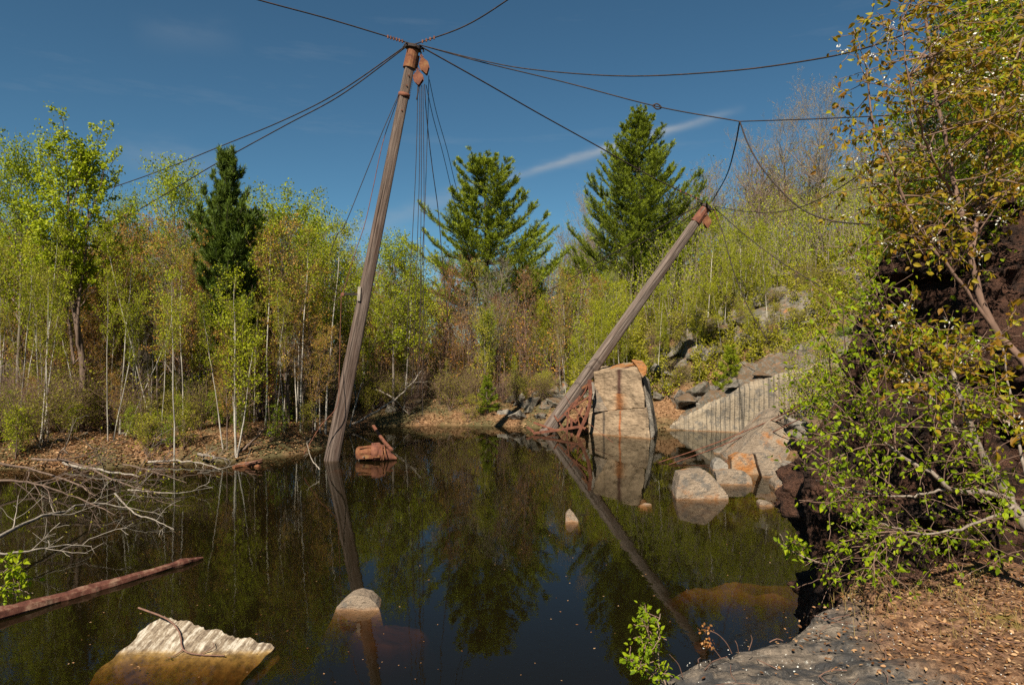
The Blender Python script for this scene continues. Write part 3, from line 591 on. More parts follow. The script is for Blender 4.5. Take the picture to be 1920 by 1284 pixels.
# near ledge (bottom right) and dark cliff
def ledge():
    edge = [(-.3, 1.9), (.35, 2.98), (.66, 3.30), (.93, 3.50), (1.25, 3.70), (1.66, 3.98), (1.95, 4.2), (2.3, 4.6), (2.9, 5.4), (3.5, 6.2), (6, 6.2)]
    ex = np.array([p[0] for p in edge]); ey = np.array([p[1] for p in edge])
    nx, ny, nd = 340, 190, 16; V = []; top = []
    X = np.linspace(-.3, 6, nx)
    for j in range(ny + nd):
        for i, x in enumerate(X):
            y1 = np.interp(x, ex, ey) + .05 * mnoise.fractal(Vector((x * 3, 0, 0)), 1, 2, 4)
            if j < ny:
                t = j / (ny - 1); y = .2 + (y1 - .2) * (1 - (1 - t) ** 1.5); q = (y1 - y)
                z = 2.40 - .04 * math.exp(-q / .25) + .035 * mnoise.fractal(Vector((x * 1.5, y * 1.5, 1)), 1, 2, 5) + .03 * mnoise.noise(Vector((x * .8, y * 2.6, 4))) + .05 * max(0, x - 2.2) + .022 * math.floor(3.5 * mnoise.fractal(Vector((x * 1.1 + y * .5, y * 2.4 - x * .4, 11)), 1, 2, 4)) * (1 if x < 2.4 else .3)
                z += -.07 * math.exp(-q / .05)
            else:
                k = (j - ny + 1) / nd; y = y1 + .02 + .10 * mnoise.fractal(Vector((x * 1.5, k * 4, 9)), 1, 2, 4) - .25 * k; z = 2.12 - k * 3.6
            V.append((x, y, z))
    idx = np.arange(nx * (ny + nd)).reshape(ny + nd, nx); Q = np.stack([idx[:-1, :-1], idx[:-1, 1:], idx[1:, 1:], idx[1:, :-1]], -1).reshape(-1, 4)
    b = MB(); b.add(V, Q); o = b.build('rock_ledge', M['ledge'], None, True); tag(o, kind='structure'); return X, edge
ledge()
def ledge_z(x, y):
    return 2.40 + .035 * mnoise.fractal(Vector((x * 1.5, y * 1.5, 1)), 1, 2, 5) + .03 * mnoise.noise(Vector((x * .8, y * 2.6, 4))) + .05 * max(0, x - 2.2) + .022 * math.floor(3.5 * mnoise.fractal(Vector((x * 1.1 + y * .5, y * 2.4 - x * .4, 11)), 1, 2, 4)) * (1 if x < 2.4 else .3)
LE = [(-.3, 1.9), (.35, 2.98), (.66, 3.30), (.93, 3.50), (1.25, 3.70), (1.66, 3.98), (1.95, 4.2), (2.3, 4.6), (2.9, 5.4), (3.5, 6.2), (6, 6.2)]
def ledge_in(x, y, m_=.06): return y < np.interp(x, [p[0] for p in LE], [p[1] for p in LE]) - m_

def cliff():
    def foot(px, d): return ((px - 960) / FPX * d, d)
    cols = [((4.6, 9.6), (4.8, 9.8, 2.2)), ((2.85, 6.6), (3.0, 6.8, 2.8)), ((2.26, 5.12), tuple(P(1506, 838, 5.2))), (foot(1560, 4.94), tuple(P(1566, 748, 5.3))), (foot(1600, 4.76), tuple(P(1592, 620, 5.7))),
            (foot(1660, 4.62), tuple(P(1646, 498, 6.0))), (foot(1740, 4.52), tuple(P(1720, 425, 6.2))), (foot(1830, 4.46), tuple(P(1820, 375, 6.2))), (foot(1930, 4.4), tuple(P(1930, 305, 6.2))),
            (foot(2060, 4.3), tuple(P(2060, 270, 6.0))), (foot(2400, 3.9), tuple(P(2400, 240, 5.5)))]
    nu, nv, nt = 340, 190, 34
    F_ = np.array([[c[0][0], c[0][1], -1.2] for c in cols]); T_ = np.array([c[1] for c in cols])
    seg = np.r_[0, np.cumsum(np.linalg.norm(np.diff(F_, axis=0), axis=1))]; U = np.linspace(0, seg[-1], nu)
    f = np.stack([np.interp(U, seg, F_[:, k]) for k in range(3)], 1); tt = np.stack([np.interp(U, seg, T_[:, k]) for k in range(3)], 1)
    tg = np.gradient(f, axis=0); nn = np.stack([tg[:, 1], -tg[:, 0]], 1); nn /= np.linalg.norm(nn, axis=1)[:, None]
    for k in range(3): nn[:, k % 2] = np.convolve(np.pad(nn[:, k % 2], 6, 'edge'), np.ones(13) / 13, 'valid')
    V = []
    for j in range(nv):
        t = j / (nv - 1)
        for i in range(nu):
            b0, t0 = f[i], tt[i]; z = b0[2] + (t0[2] - b0[2]) * t; e = max(0, (z - 2.2) / max(.3, t0[2] - 2.2)); e = e ** 1.3
            x = b0[0] + (t0[0] - b0[0]) * e; y = b0[1] + (t0[1] - b0[1]) * e; q = Vector((x * .9, y * .9, z * .9))
            u = U[i]; d = .30 * mnoise.fractal(q * 1.5, .8, 2.1, 6) + .10 * mnoise.noise(Vector((u * .8, z * 3.4, 3))) + .16 * (mnoise.ridged_multi_fractal(q * 1.7, 1, 2.1, 4, 1, 2) - 1.2)
            d += .20 * (mnoise.cell(Vector((u * 1.9 + z * .5, z * 1.7 - u * .3, 0))) - .5); am = np.interp(abs(u - seg[2]), [0, .25, .9], [.28, .4, 1])
            V.append((x + nn[i, 0] * d * am, y + nn[i, 1] * d * am, z + .08 * mnoise.noise(q * 3)))
    for k in range(1, nt):
        for i in range(nu):
            b0 = V[(nv - 1) * nu + i]; V.append((b0[0] + .085 * k, b0[1] + .10 * k, b0[2] - .01 * k + min(1, k / 5) * .14 * mnoise.fractal(Vector((b0[0] + .085 * k, b0[1] + .10 * k, 7)) * 1.2, 1, 2, 4)))
    idx = np.arange(len(V)).reshape(-1, nu); Q = np.stack([idx[:-1, :-1], idx[:-1, 1:], idx[1:, 1:], idx[1:, :-1]], -1).reshape(-1, 4)
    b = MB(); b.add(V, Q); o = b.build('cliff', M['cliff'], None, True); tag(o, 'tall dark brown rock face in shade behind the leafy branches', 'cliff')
cliff()

# ------------------------------------------------------------------ derrick masts and rigging
def timber_mesh(length, w0, w1, sides=8, seed=0):
    """squared, chamfered pole along local z with drying checks"""
    b = MB(); nz_ = 90; prof = []
    per = 40
    for k in range(per):
        a = 2 * math.pi * k / per; c, s_ = math.cos(a), math.sin(a); p = 5
        r = 1 / ((abs(c) ** p + abs(s_) ** p) ** (1 / p)); prof.append((c * r, s_ * r))
    checks = [(6, .16), (17, .12), (28, .15), (36, .10), (11, .07)]
    V = []
    for j in range(nz_):
        t = j / (nz_ - 1); w = (w0 + (w1 - w0) * t) / 2; z = t * length
        for k, (x, y) in enumerate(prof):
            d = 1 + .02 * mnoise.noise(Vector((x * 2 + seed, y * 2, t * 9)))
            for c, dep in checks:
                cc = c + 1.6 * mnoise.noise(Vector((c, seed, t * 3)))
                q = abs(((k - cc + per / 2) % per) - per / 2)
                if q < .8: d -= dep * (1 - q / .8) * (.5 + .8 * abs(mnoise.noise(Vector((c * 2., t * 5, seed)))))
            V.append((x * w * d, y * w * d, z))
    idx = np.arange(nz_ * per).reshape(nz_, per); i2 = np.roll(idx, -1, 1)
    Q = np.stack([idx[:-1], i2[:-1], i2[1:], idx[1:]], -1).reshape(-1, 4); b.add(V, Q)
    for row, z in ((0, 0), (nz_ - 1, length)):
        b.add([V[row * per + k] for k in range(per)] + [(0, 0, z)], tris=[(k, (k + 1) % per, per) if row else ((k + 1) % per, k, per) for k in range(per)])
    return b.mesh('timber', False)
def mast(base, top, w0, w1, label, seed, under, m='timber'):
    base, top = Vector(base), Vector(top); ax = (top - base).normalized(); foot = base - ax * under
    root = empty('derrick_mast', foot, label, 'mast'); q = ax.to_track_quat('Z', 'Y'); root.rotation_mode = 'QUATERNION'
    root.rotation_quaternion = q @ Quaternion((0, 0, 1), R(20)); 
    new_obj('timber', timber_mesh((top - foot).length, w0 + (w0 - w1) * under / (top - base).length, w1, seed=seed), M[m], root)
    return root, (top - foot).length, ax
def ringband(z, r, h, parent, name='iron_band', m='rust'):
    b = MB(); b.tubes([(0, 0, z), (0, 0, z + .001), (0, 0, z + h), (0, 0, z + h + .001)], [r * .9, r, r, r * .9], 20); return b.build(name, M[m], parent, True)
M1B = P(622, 862, 23.3); M1T = P(774, 96, 23.3); AX1 = (M1T - M1B).normalized()
m1, L1, ax1 = mast(M1B, M1T, .49, .30, 'tall weathered grey-brown timber mast leaning right over the pond', 3, 3.2)
ringband(L1 - 1.62, .205, .13, m1)
b = MB(); b.tubes([(0, 0, L1 - .62), (0, 0, L1 - .61), (0, 0, L1 + .02), (0, 0, L1 + .03)], [.17, .225, .20, .14], 14); 
b.box((.10, -.20, L1 - .5), (.14, -.20, L1 - .05), .16, .07); b.box((.20, 0, L1 - .7), (.26, 0, L1 - .12), .26, .10)
b.build('cap_casting', M['rust_orange'], m1)
b = MB(); b.tubes([(0, 0, L1), (0, 0, L1 + .06), (0, 0, L1 + .16), (0, 0, L1 + .2)], [.1, .28, .26, .08], 14)
for a in np.arange(0, 6.2, 1.05): b.tubes([(math.cos(a) * .2, math.sin(a) * .2, L1 + .1), (math.cos(a) * .36, math.sin(a) * .36, L1 + .12), (math.cos(a) * .38, math.sin(a) * .38, L1 + .02)], [.03, .03, .03], 6)
b.build('top_plate', M['cable'], m1)
for z in (L1 - .9, L1 - 1.25, L1 - 2.1):
    b = MB(); b.tubes([(-.2, 0, z), (.2, 0, z)], [.025, .025], 6, cap=True); b.build('bolt', M['rust'], m1)
b = MB()
for i in range(14): b.tubes([(-.20 - .012 * i * .3 , -.16, L1 - .7 - i * .07), (-.245 - .012 * i * .3, -.16, L1 - .735 - i * .07), (-.2 - .012 * i * .3, -.16, L1 - .77 - i * .07)], [.014] * 3, 5)
b.build('chain', M['cable'], m1)
# side bracket on the left of the tall mast
bk = P(671, 552, 23.05); bt = empty('iron_bracket', bk)
Rinv = m1.rotation_quaternion.inverted()
def to_m1(p): return Rinv @ (Vector(p) - m1.location)
bt.parent = m1; bt.location = to_m1(bk); bt.rotation_mode = 'QUATERNION'; bt.rotation_quaternion = Rinv
b = MB(); b.box((0, 0, 0), (-.54, -.05, .02), .09, .07); b.build('bracket_arm', M['cable'], bt)
b = MB(); b.tubes([(-.5, -.10, .0), (-.5, .0, .0)], [.06, .06], 10, cap=True); b.build('roller', M['rust'], bt)
b = MB(); b.box((.03, -.02, -.22), (.06, -.02, .26), .05, .10); b.build('bracket_plate', M['dead_wood'], bt)

M2B = P(1027, 808, 30.8); M2T = P(1322, 392, 30.8)
m2, L2, ax2 = mast(M2B, M2T, .56, .34, 'shorter grey timber mast leaning far right beside the stacked granite blocks', 8, 1.6, 'timber_grey')
b = MB(); b.tubes([(0, 0, L2 - .75), (0, 0, L2 - .74), (0, 0, L2 + .04), (0, 0, L2 + .05)], [.20, .235, .20, .14], 12); b.build('iron_cap', M['rust'], m2)
b = MB(); b.tubes([(0, 0, L2), (0, 0, L2 + .04), (0, 0, L2 + .18), (0, 0, L2 + .2)], [.1, .25, .22, .1], 12)
for a in np.arange(0, 6.2, 1.25): b.tubes([(math.cos(a) * .2, math.sin(a) * .2, L2 + .1), (math.cos(a) * .42, math.sin(a) * .42, L2 + .12)], [.05, .04], 6)
b.build('top_plate', M['cable'], m2)

def pulley(name, top, bottom, w, label, m='rust_orange', thick=.16):
    top, bottom = Vector(top), Vector(bottom); mid = (top + bottom) / 2; root = empty(name, mid, label, 'pulley block'); ax = (bottom - top); l = ax.length; ax.normalize()
    x = Vector((1, 0, 0)); x = (x - ax * x.dot(ax)).normalized(); y = ax.cross(x)
    for s in (-1, 1):
        b = MB(); o = y * s * thick / 2; pr = [(-.5, 0), (-.12, .5), (.1, .5), (.5, .06), (.5, -.06), (.1, -.5), (-.12, -.5)]
        a = [o + ax * (p[0] * l) + x * (p[1] * w) for p in pr]; c = [q + y * s * .025 for q in a]
        n = len(a); b.add([tuple(v) for v in a + c], [(i, (i + 1) % n, (i + 1) % n + n, i + n) for i in range(n)], [(0, i, i + 1) for i in range(1, n - 1)] + [(n, n + i + 1, n + i) for i in range(1, n - 1)])
        b.build('cheek_plate', M[m], root)
    b = MB(); b.tubes([y * -thick * .42, y * -thick * .2, y * thick * .2, y * thick * .42], [w * .42, w * .34, w * .34, w * .42], 16, cap=True); b.build('sheave', M['cable'], root, True)
    b = MB(); e = ax * (-l * .5); b.tubes(smooth_line([e + x * .05, e - ax * .09, e - x * .05], 7), [.02] * 7, 6); b.build('shackle', M['rust'], root)
    return root
pulley('pulley_block', P(791, 108, 23.05), P(800, 140, 23.05), .32, 'larger rusty pulley block hanging highest at the tall mast head')
pulley('pulley_block', P(784, 133, 22.95), P(785, 161, 22.95), .34, 'small diamond-shaped pulley block hanging lower at the tall mast head', 'rust')
pulley('pulley_block', P(1325, 404, 30.4), P(1326, 428, 30.4), .34, 'rusty pulley block hanging under the top of the shorter mast')

def cable(name, pts, r, label, cat='cable', m='cable', group=None, n=40, clamps=(), sag=0):
    P_ = smooth_line(pts, n); 
    if sag:
        t = np.linspace(0, 1, n); P_[:, 2] -= sag * 4 * t * (1 - t)
    root = P_[0].copy(); b = MB(); b.tubes(P_ - root, np.full(n, r), 6)
    o = b.build(name, M[m], None, True); o.location = root; tag(o, label, cat, group)
    for t0, t1, k in clamps:       # rope clips near an end
        for t in np.linspace(t0, t1, k):
            i = t * (n - 1); i0 = int(i); p = P_[i0] + (P_[min(i0 + 1, n - 1)] - P_[i0]) * (i - i0); c = MB(); c.box(p - root + np.array([0, 0, -.05]), p - root + np.array([0, 0, .05]), .045, .06); c.build('rope_clip', M['rust'], o)
    return o
H1 = P(775, 80, 23.3); H1L = P(772, 83, 23.25); H1R = P(779, 83, 23.25); H1r2 = P(785, 84, 23.2)
cr_ = .021
cable('guy_cable', [H1L, P(620, 37, 22.0), P(480, -1, 20.8), P(300, -55, 19.5)], cr_, 'guy cable running up and left off the top edge from the tall mast', clamps=((.04, .10, 6),))
cable('guy_cable', [H1R, P(870, 50, 22), P(955, -2, 20.5), P(1060, -80, 18.5)], cr_, 'guy cable running up and right off the top edge from the tall mast', clamps=((.05, .13, 4),))
cable('guy_cable', [P(766, 83, 23.3), P(640, 170, 25), P(540, 222, 27), P(420, 272, 29), P(260, 335, 32), P(60, 400, 36)], cr_, 'upper of two guy cables descending left behind the trees')
cable('guy_cable', [P(766, 85, 23.3), P(640, 178, 24.5), P(530, 238, 26), P(400, 310, 28), P(245, 402, 31), P(60, 500, 35)], cr_, 'lower of two guy cables descending left in front of the pine')
cable('guy_cable', [H1r2, P(900, 113, 21.8), P(1000, 131, 20.5), P(1170, 143, 18.5), P(1360, 134, 16.5), P(1520, 113, 15), P(1630, 88, 14), P(1760, 40, 13)], .017, 'upper guy cable sweeping right from the tall mast to the bronze-leaved tree')
cable('guy_cable', [H1r2, P(900, 116, 22.6), P(1060, 155, 22), P(1232, 200, 21), P(1387, 228, 20)], .018, 'guy cable running right from the tall mast to the cable junction')
cable('guy_cable', [P(1387, 228, 20), P(1480, 225, 18.6), P(1560, 222, 17.5), P(1700, 215, 15.5)], .016, 'guy cable running level right from the junction into the trees')
b = MB(); b.tubes(smooth_line([P(1224, 198, 21.02), P(1232, 195, 21), P(1240, 202, 21), P(1232, 205, 21), P(1224, 199, 21.02)], 14), [.022] * 14, 6); tag(b.build('turnbuckle', M['cable'], None), 'small iron link on the cable above the tall right pine', 'link')
cable('connecting_cable', [P(786, 86, 23.2), P(900, 150, 24.3), P(1010, 213, 26), P(1120, 274, 27.8), P(1230, 336, 29.4), P(1318, 378, 30.7)], .024, 'heavy cable linking the head of the tall mast to the shorter mast', clamps=((.90, .97, 4),))
cable('hanging_cable', [P(1387, 228, 20), P(1378, 275, 22), P(1362, 330, 26), P(1335, 378, 30.6)], .022, 'cable dropping from the junction to the top of the shorter mast')
cable('hanging_cable', [P(1387, 228, 20), P(1405, 275, 19.6), P(1440, 330, 19), P(1500, 390, 18.3), P(1560, 414, 17.8), P(1632, 421, 17)], .020, 'thick cable curving down and right from the junction')
cable('guy_cable', [P(1337, 386, 30.8), P(1400, 397, 29), P(1470, 396, 27), P(1540, 372, 25), P(1640, 310, 22)], .018, 'slack cable from the shorter mast sagging right then rising')
cable('guy_cable', [P(1339, 389, 30.8), P(1400, 443, 30), P(1470, 495, 29), P(1540, 538, 28)], .022, 'cable descending steeply right from the shorter mast into the hillside')
cable('guy_cable', [P(1338, 392, 30.8), P(1356, 440, 30.3), P(1376, 510, 29.8), P(1405, 580, 29.4), P(1440, 640, 29)], .020, 'cable falling just right of the shorter mast among green birches', clamps=((.03, .1, 3),))
cable('guy_cable', [P(1315, 382, 30.9), P(1240, 425, 33), P(1150, 475, 36), P(1060, 528, 39), P(985, 568, 42)], .022, 'upper thin cable running down left from the shorter mast past the pine')
cable('guy_cable', [P(1312, 392, 30.9), P(1260, 428, 33), P(1210, 452, 35), P(1130, 500, 38)], .018, 'lower thin cable running down left from the shorter mast')
# hoist lines under the tall mast head
hl = 'hoist lines hanging from the tall mast head'; hb = P(786, 163, 22.95)
hr = .0115
lines = [([(783, 163), (782, 240), (779, 330), (774, 430), (768, 540), (762, 640)], 'leftmost of the thin hoist lines hanging beside the tall mast'),
         ([(787, 160), (787, 250), (786, 340), (783, 440), (780, 540), (776, 650), (772, 740)], 'second hoist line from the left beside the tall mast'),
         ([(790, 160), (790, 250), (790, 340), (789, 440), (788, 540), (786, 660), (784, 740)], 'third hoist line from the left beside the tall mast'),
         ([(793, 160), (794, 250), (795, 340), (795, 440), (794, 560), (793, 700), (792, 780)], 'fourth hoist line from the left, straight down beside the tall mast'),
         ([(796, 158), (800, 220), (810, 310), (821, 390), (828, 470), (836, 560), (846, 650)], 'darker hoist line slanting right of the vertical ones'),
         ([(799, 160), (812, 220), (831, 290), (850, 370), (868, 440), (890, 530), (905, 600)], 'hoist line slanting across the left branches of the middle pine'),
         ([(805, 150), (818, 210), (838, 280), (855, 350), (880, 440), (900, 520)], 'rightmost slanting hoist line from the tall mast head'),
         ([(804, 142), (803, 200), (800, 290), (797, 380), (792, 480), (788, 600)], 'hoist line dropping from the larger pulley block')]
for pts, lab in lines:
    cable('hoist_line', [P(x, y, 22.95 + .01 * k + (0 if x < 800 else (x - 795) * .06)) for k, (x, y) in enumerate(pts)], hr * (1.35 if 'darker' in lab else 1), lab, 'line', group=hl)
cable('chain', [P(784, 162, 22.93), P(784, 172, 22.93), P(781, 187, 22.93)], .022, 'short dark chain hanging under the small pulley block', 'chain', n=10)
cable('mast_line', [P(750, 172, 23.2), P(718, 245, 22.9), P(680, 340, 22.8), P(645, 425, 22.8), P(632, 440, 22.8), P(618, 480, 22.8)], .013, 'line running down left from high on the tall mast', 'line')
cable('mast_line', [P(749, 178, 23.2), P(720, 260, 23), P(700, 350, 22.9), P(684, 420, 22.9), P(664, 480, 22.95), P(643, 550, 23)], .012, 'rope from high on the tall mast down to its side bracket', 'line', 'rust')
cable('mast_line', [P(640, 554, 22.98), P(638, 620, 22.9), P(636, 700, 22.8), P(632, 760, 22.7), P(600, 800, 22.5), P(570, 850, 22.2)], .012, 'rusty line dropping from the side bracket to the left bank', 'line', 'rust')

# wrecked base frame at the foot of the shorter mast
fr = empty('derrick_base_frame', W(1070, 812), 'tangle of rusty bent steel beams at the foot of the shorter mast', 'steel frame')
o0 = Vector(fr.location)
def beam(name, pts, w, h, par=fr, m='rust', off=o0):
    s = smooth_line([Vector(p) - off for p in pts], max(2, 4 * (len(pts) - 1)) if len(pts) > 2 else 2); b = MB()
    for i in range(len(s) - 1):
        a_, c_ = Vector(s[i]), Vector(s[i + 1]); b.box(a_, c_ + (c_ - a_) * .06, w, h)
    return b.build(name, M[m], par)
D = 30.0
beam('curved_beam', [P(1105, 712, 29.5), P(1107, 745, 29.4), P(1101, 775, 29.3), P(1084, 815, 29.2), P(1074, 850, 29.2)], .13, .10)
beam('bottom_beam', [P(1000, 812, 29.6), P(1045, 806, 29.5), P(1090, 799, 29.4)], .10, .10)
beam('bottom_beam', [P(988, 800, 30.2), P(1000, 809, 29.9)], .08, .08)
beam('bottom_beam', [P(1001, 792, 31), P(1040, 806, 30.3)], .10, .07)
beam('brace', [P(1062, 772, 30.3), P(1104, 744, 29.9)], .22, .06)
beam('brace', [P(1075, 762, 30.2), P(1097, 735, 30), P(1106, 715, 29.8)], .14, .06)
beam('brace', [P(1057, 775, 30.3), P(1100, 806, 29.7)], .10, .06)
beam('brace', [P(1072, 755, 29.6), P(1098, 790, 29.6)], .05, .05)
beam('brace', [P(1066, 770, 30.2), P(1062, 815, 30.2)], .30, .06)
beam('brace', [P(1071, 785, 29.6), P(1072, 832, 29.6)], .09, .09)
beam('brace', [P(1045, 790, 30.4), P(1085, 745, 30.4)], .09, .06)
beam('brace', [P(1080, 790, 29.9), P(1092, 765, 29.9)], .3, .05)
beam('brace', [P(1092, 728, 30.2), P(1110, 716, 29.9)], .12, .1, m='rust_orange')
beam('brace', [P(1060, 808, 30.4), P(1040, 780, 30.5)], .07, .06)
beam('brace', [P(1089, 805, 29.8), P(1082, 780, 29.8)], .16, .05, m='rust_orange')
beam('brace', [P(1108, 712, 29.75), P(1114, 735, 29.7)], .12, .08, m='rust_orange')
tag(beam('white_post', [P(1111, 716, 29.5), P(1113, 735, 29.45), P(1111, 748, 29.45)], .09, .05, None, 'dead_wood', Vector((0, 0, 0))), 'short pale splintered board hanging at the block corner', 'board')
cable('mast_line', [P(1060, 742, 30.2), P(1075, 765, 29.9), P(1100, 790, 29.6), P(1150, 830, 25.5)], .011, 'thin rusty wire from the base frame into the water', 'line', 'rust')
for k, (a, c_) in enumerate((((1235, 868), (1440, 790)), ((1255, 872), (1450, 792)), ((1350, 872), (1440, 815)))):
    cable('fallen_cable', [W(*a) + Vector((0, 0, .02)), P((a[0] + c_[0]) / 2, (a[1] + c_[1]) / 2 + 3, 24), P(*c_, 23.2), P(c_[0] + 60, c_[1] - 30, 22)], .018, ['upper rusty cable lying slack over the water before the drilled wall', 'lower rusty cable lying slack over the water before the drilled wall', 'short rusty cable lying down the sloping granite slab'][k], 'cable', 'rust')

# half-sunk rusty machine left of centre
mc = empty('hoist_machine', W(705, 862), 'rusty half-sunk hoist machine with a domed ring and pointed nose in the pond', 'machine'); mo = Vector(mc.location); dm = mo.y
def mp_(px, py, dd=0): return P(px, py, dm + dd) - mo
b = MB(); b.tubes([mp_(671, 851, .1), mp_(672, 851, .1), mp_(699, 848, 0), mp_(700, 848, 0)], [.05, .24, .26, .05], 22); b.build('drum', M['rust_orange'], mc, True)
b = MB(); b.box(mp_(669, 856, -.28), mp_(712, 855, -.3), .06, .08); b.box(mp_(669, 859, -.3), mp_(700, 858, -.32), .04, .05); b.box(mp_(672, 838, -.16), mp_(697, 838, -.16), .04, .05); b.build('side_rail', M['rust_orange'], mc)
for k in range(9):
    b = MB(); p = mp_(674 + k * 2.6, 849, -.2); b.tubes([p, p + Vector((0, -.05, 0))], [.013, .012], 6, cap=True); b.build('rivet', M['rust'], mc)
b = MB(); b.tubes([mp_(698, 849, 0), mp_(700, 848.5, 0), mp_(711, 848, 0), mp_(713, 848.5, 0)], [.2, .33, .34, .22], 26); b.build('ring_housing', M['rust'], mc, True)
b = MB(); b.tubes([mp_(711, 851, 0), mp_(722, 853, 0), mp_(734, 857, 0), mp_(744, 860, 0)], [.29, .24, .13, .04], 20); b.build('nose_cone', M['rust'], mc, True)
for px in (714, 719):
    b = MB(); b.tubes(smooth_line([mp_(px, 862, -.30), mp_(px + 3, 850, -.36), mp_(px + 2, 838, -.15), mp_(px + 1, 834, .1)], 12), [.018] * 12, 6); b.build('strap', M['rust_orange'], mc)
b = MB(); b.tubes([mp_(697, 833, -.1), mp_(700, 833, -.1)], [.05, .05], 10, cap=True); b.box(mp_(702, 833, -.15), mp_(721, 837, -.12), .04, .09); b.build('lever', M['rust'], mc)
tag(beam('steel_bar', [P(700, 798, 26), P(716, 822, 24.5), P(734, 843, 23.2)], .10, .06, None, 'rust', Vector((0, 0, 0))), 'flat rusty steel bar leaning down onto the half-sunk machine', 'bar')
cable('white_stick', [W(673, 863) + Vector((0, 0, .02)), P(683, 856, 22.9)], .02, 'short white stick against the left end of the half-sunk machine', 'stick', 'dead_wood', n=6)
# floating log, near left
b = MB(); la, lb = W(-120, 1192), W(380, 1048)
n = 40; pts = np.array([la + (lb - la) * t for t in np.linspace(0, 1, n)]); pts[:, 2] = .02 + .015 * np.sin(np.linspace(0, 9, n))
b.tubes(pts - pts[0], np.interp(np.linspace(0, 1, n), [0, .5, .93, 1], [.13, .105, .06, .02]), 9, cap=True)
lg = b.build('floating_log', M['soaked_wood']); lg.location = pts[0]; tag(lg, 'long reddish-brown rotten log floating at the near left edge', 'log')
def roughen(o, amp, sc):
    for v in o.data.vertices: v.co += v.normal * mnoise.fractal(v.co * sc, 1, 2, 4) * amp
roughen(lg, .03, 5)
b = MB(); pts = np.array([W(438, 877), W(452, 874), W(470, 873), W(487, 876)]) ; b.tubes(pts - pts[0], [.06, .13, .12, .05], 8, cap=True); o = b.build('floating_log', M['rust_orange']); o.location = pts[0] + np.array([0, 0, .02]); tag(o, 'short orange chunk of rotten wood floating off the left bank', 'log')
b = MB()
for (a, c_, r_) in (((-.05, 0, 0), (.45, .1, .04), .05), ((.1, -.1, .05), (.5, 0, .15), .04), ((.2, .1, .06), (.42, -.15, .14), .03)): b.tubes([Vector(a), Vector(c_)], [r_, r_ * .7], 6, cap=True)
o = b.build('bark_piece', M['soaked_wood']); o.location = W(462, 876) + Vector((0, .05, .10)); tag(o, 'dark red broken bark lying on the orange floating wood', 'wood')

# ------------------------------------------------------------------ trees
def unit(v): return v / (np.linalg.norm(v, axis=-1, keepdims=True) + 1e-9)
def interp_line(Pl, u):            # Pl (n,3), u (k,) in 0..1
    n = len(Pl); f = np.clip(u, 0, .9999) * (n - 1); i = f.astype(int); t = (f - i)[:, None]; return Pl[i] * (1 - t) + Pl[i + 1] * t
def children_of(parentP, parentR, k, lo, hi, length, up, seg, wob, r_k=.5, out=1.0, gravity=0.0, lenfn=None, azim=None):
    """k twigs off one polyline -> (k,seg,3),(k,seg)"""
    u = np.sort(rng.uniform(lo, hi, k)); p0 = interp_line(parentP, u); n = len(parentP)
    tan = unit(interp_line(parentP, np.clip(u + .04, 0, 1)) - interp_line(parentP, np.clip(u - .04, 0, 1)))
    az = (np.arange(k) * 2.4 + rng.uniform(0, 6.28) + rng.uniform(-.5, .5, k)) if azim is None else azim
    ref = np.tile(np.array([[0, 0, 1.]]), (k, 1)); ref[np.abs(tan[:, 2]) > .9] = (1, 0, 0)
    U = unit(np.cross(tan, ref)); V = np.cross(tan, U)
    side = np.cos(az)[:, None] * U + np.sin(az)[:, None] * V
    d = unit(side * out + tan * up + rng.normal(size=(k, 3)) * .12)
    ln = length * rng.uniform(.6, 1.25, k) * (lenfn((u - lo) / (hi - lo)) if lenfn else 1)
    t = np.linspace(0, 1, seg)[None, :, None]
    bend = np.array([0, 0, 1.]) * gravity
    Pp = p0[:, None] + (d[:, None] * t + bend * t ** 2) * ln[:, None, None] + np.cumsum(rng.normal(size=(k, seg, 3)) * wob, axis=1) * ln[:, None, None] * t ** .5
    Pp[:, 0] = p0
    r0 = np.interp(u, np.linspace(0, 1, n), parentR) * r_k
    Rr = r0[:, None] * np.linspace(1, .3, seg)[None]
    return Pp, Rr, u
TREES = {}
def proto(name, trunk_mb, tmat, crown_mb, cmat, H, branch_mb=None, bmat='twig'):
    TREES[name] = (trunk_mb.mesh(name + '_trunk', True), tmat, crown_mb.mesh(name + '_crown') if crown_mb and crown_mb.v else None, cmat, H, branch_mb.mesh(name + '_branches', True) if branch_mb else None, bmat)
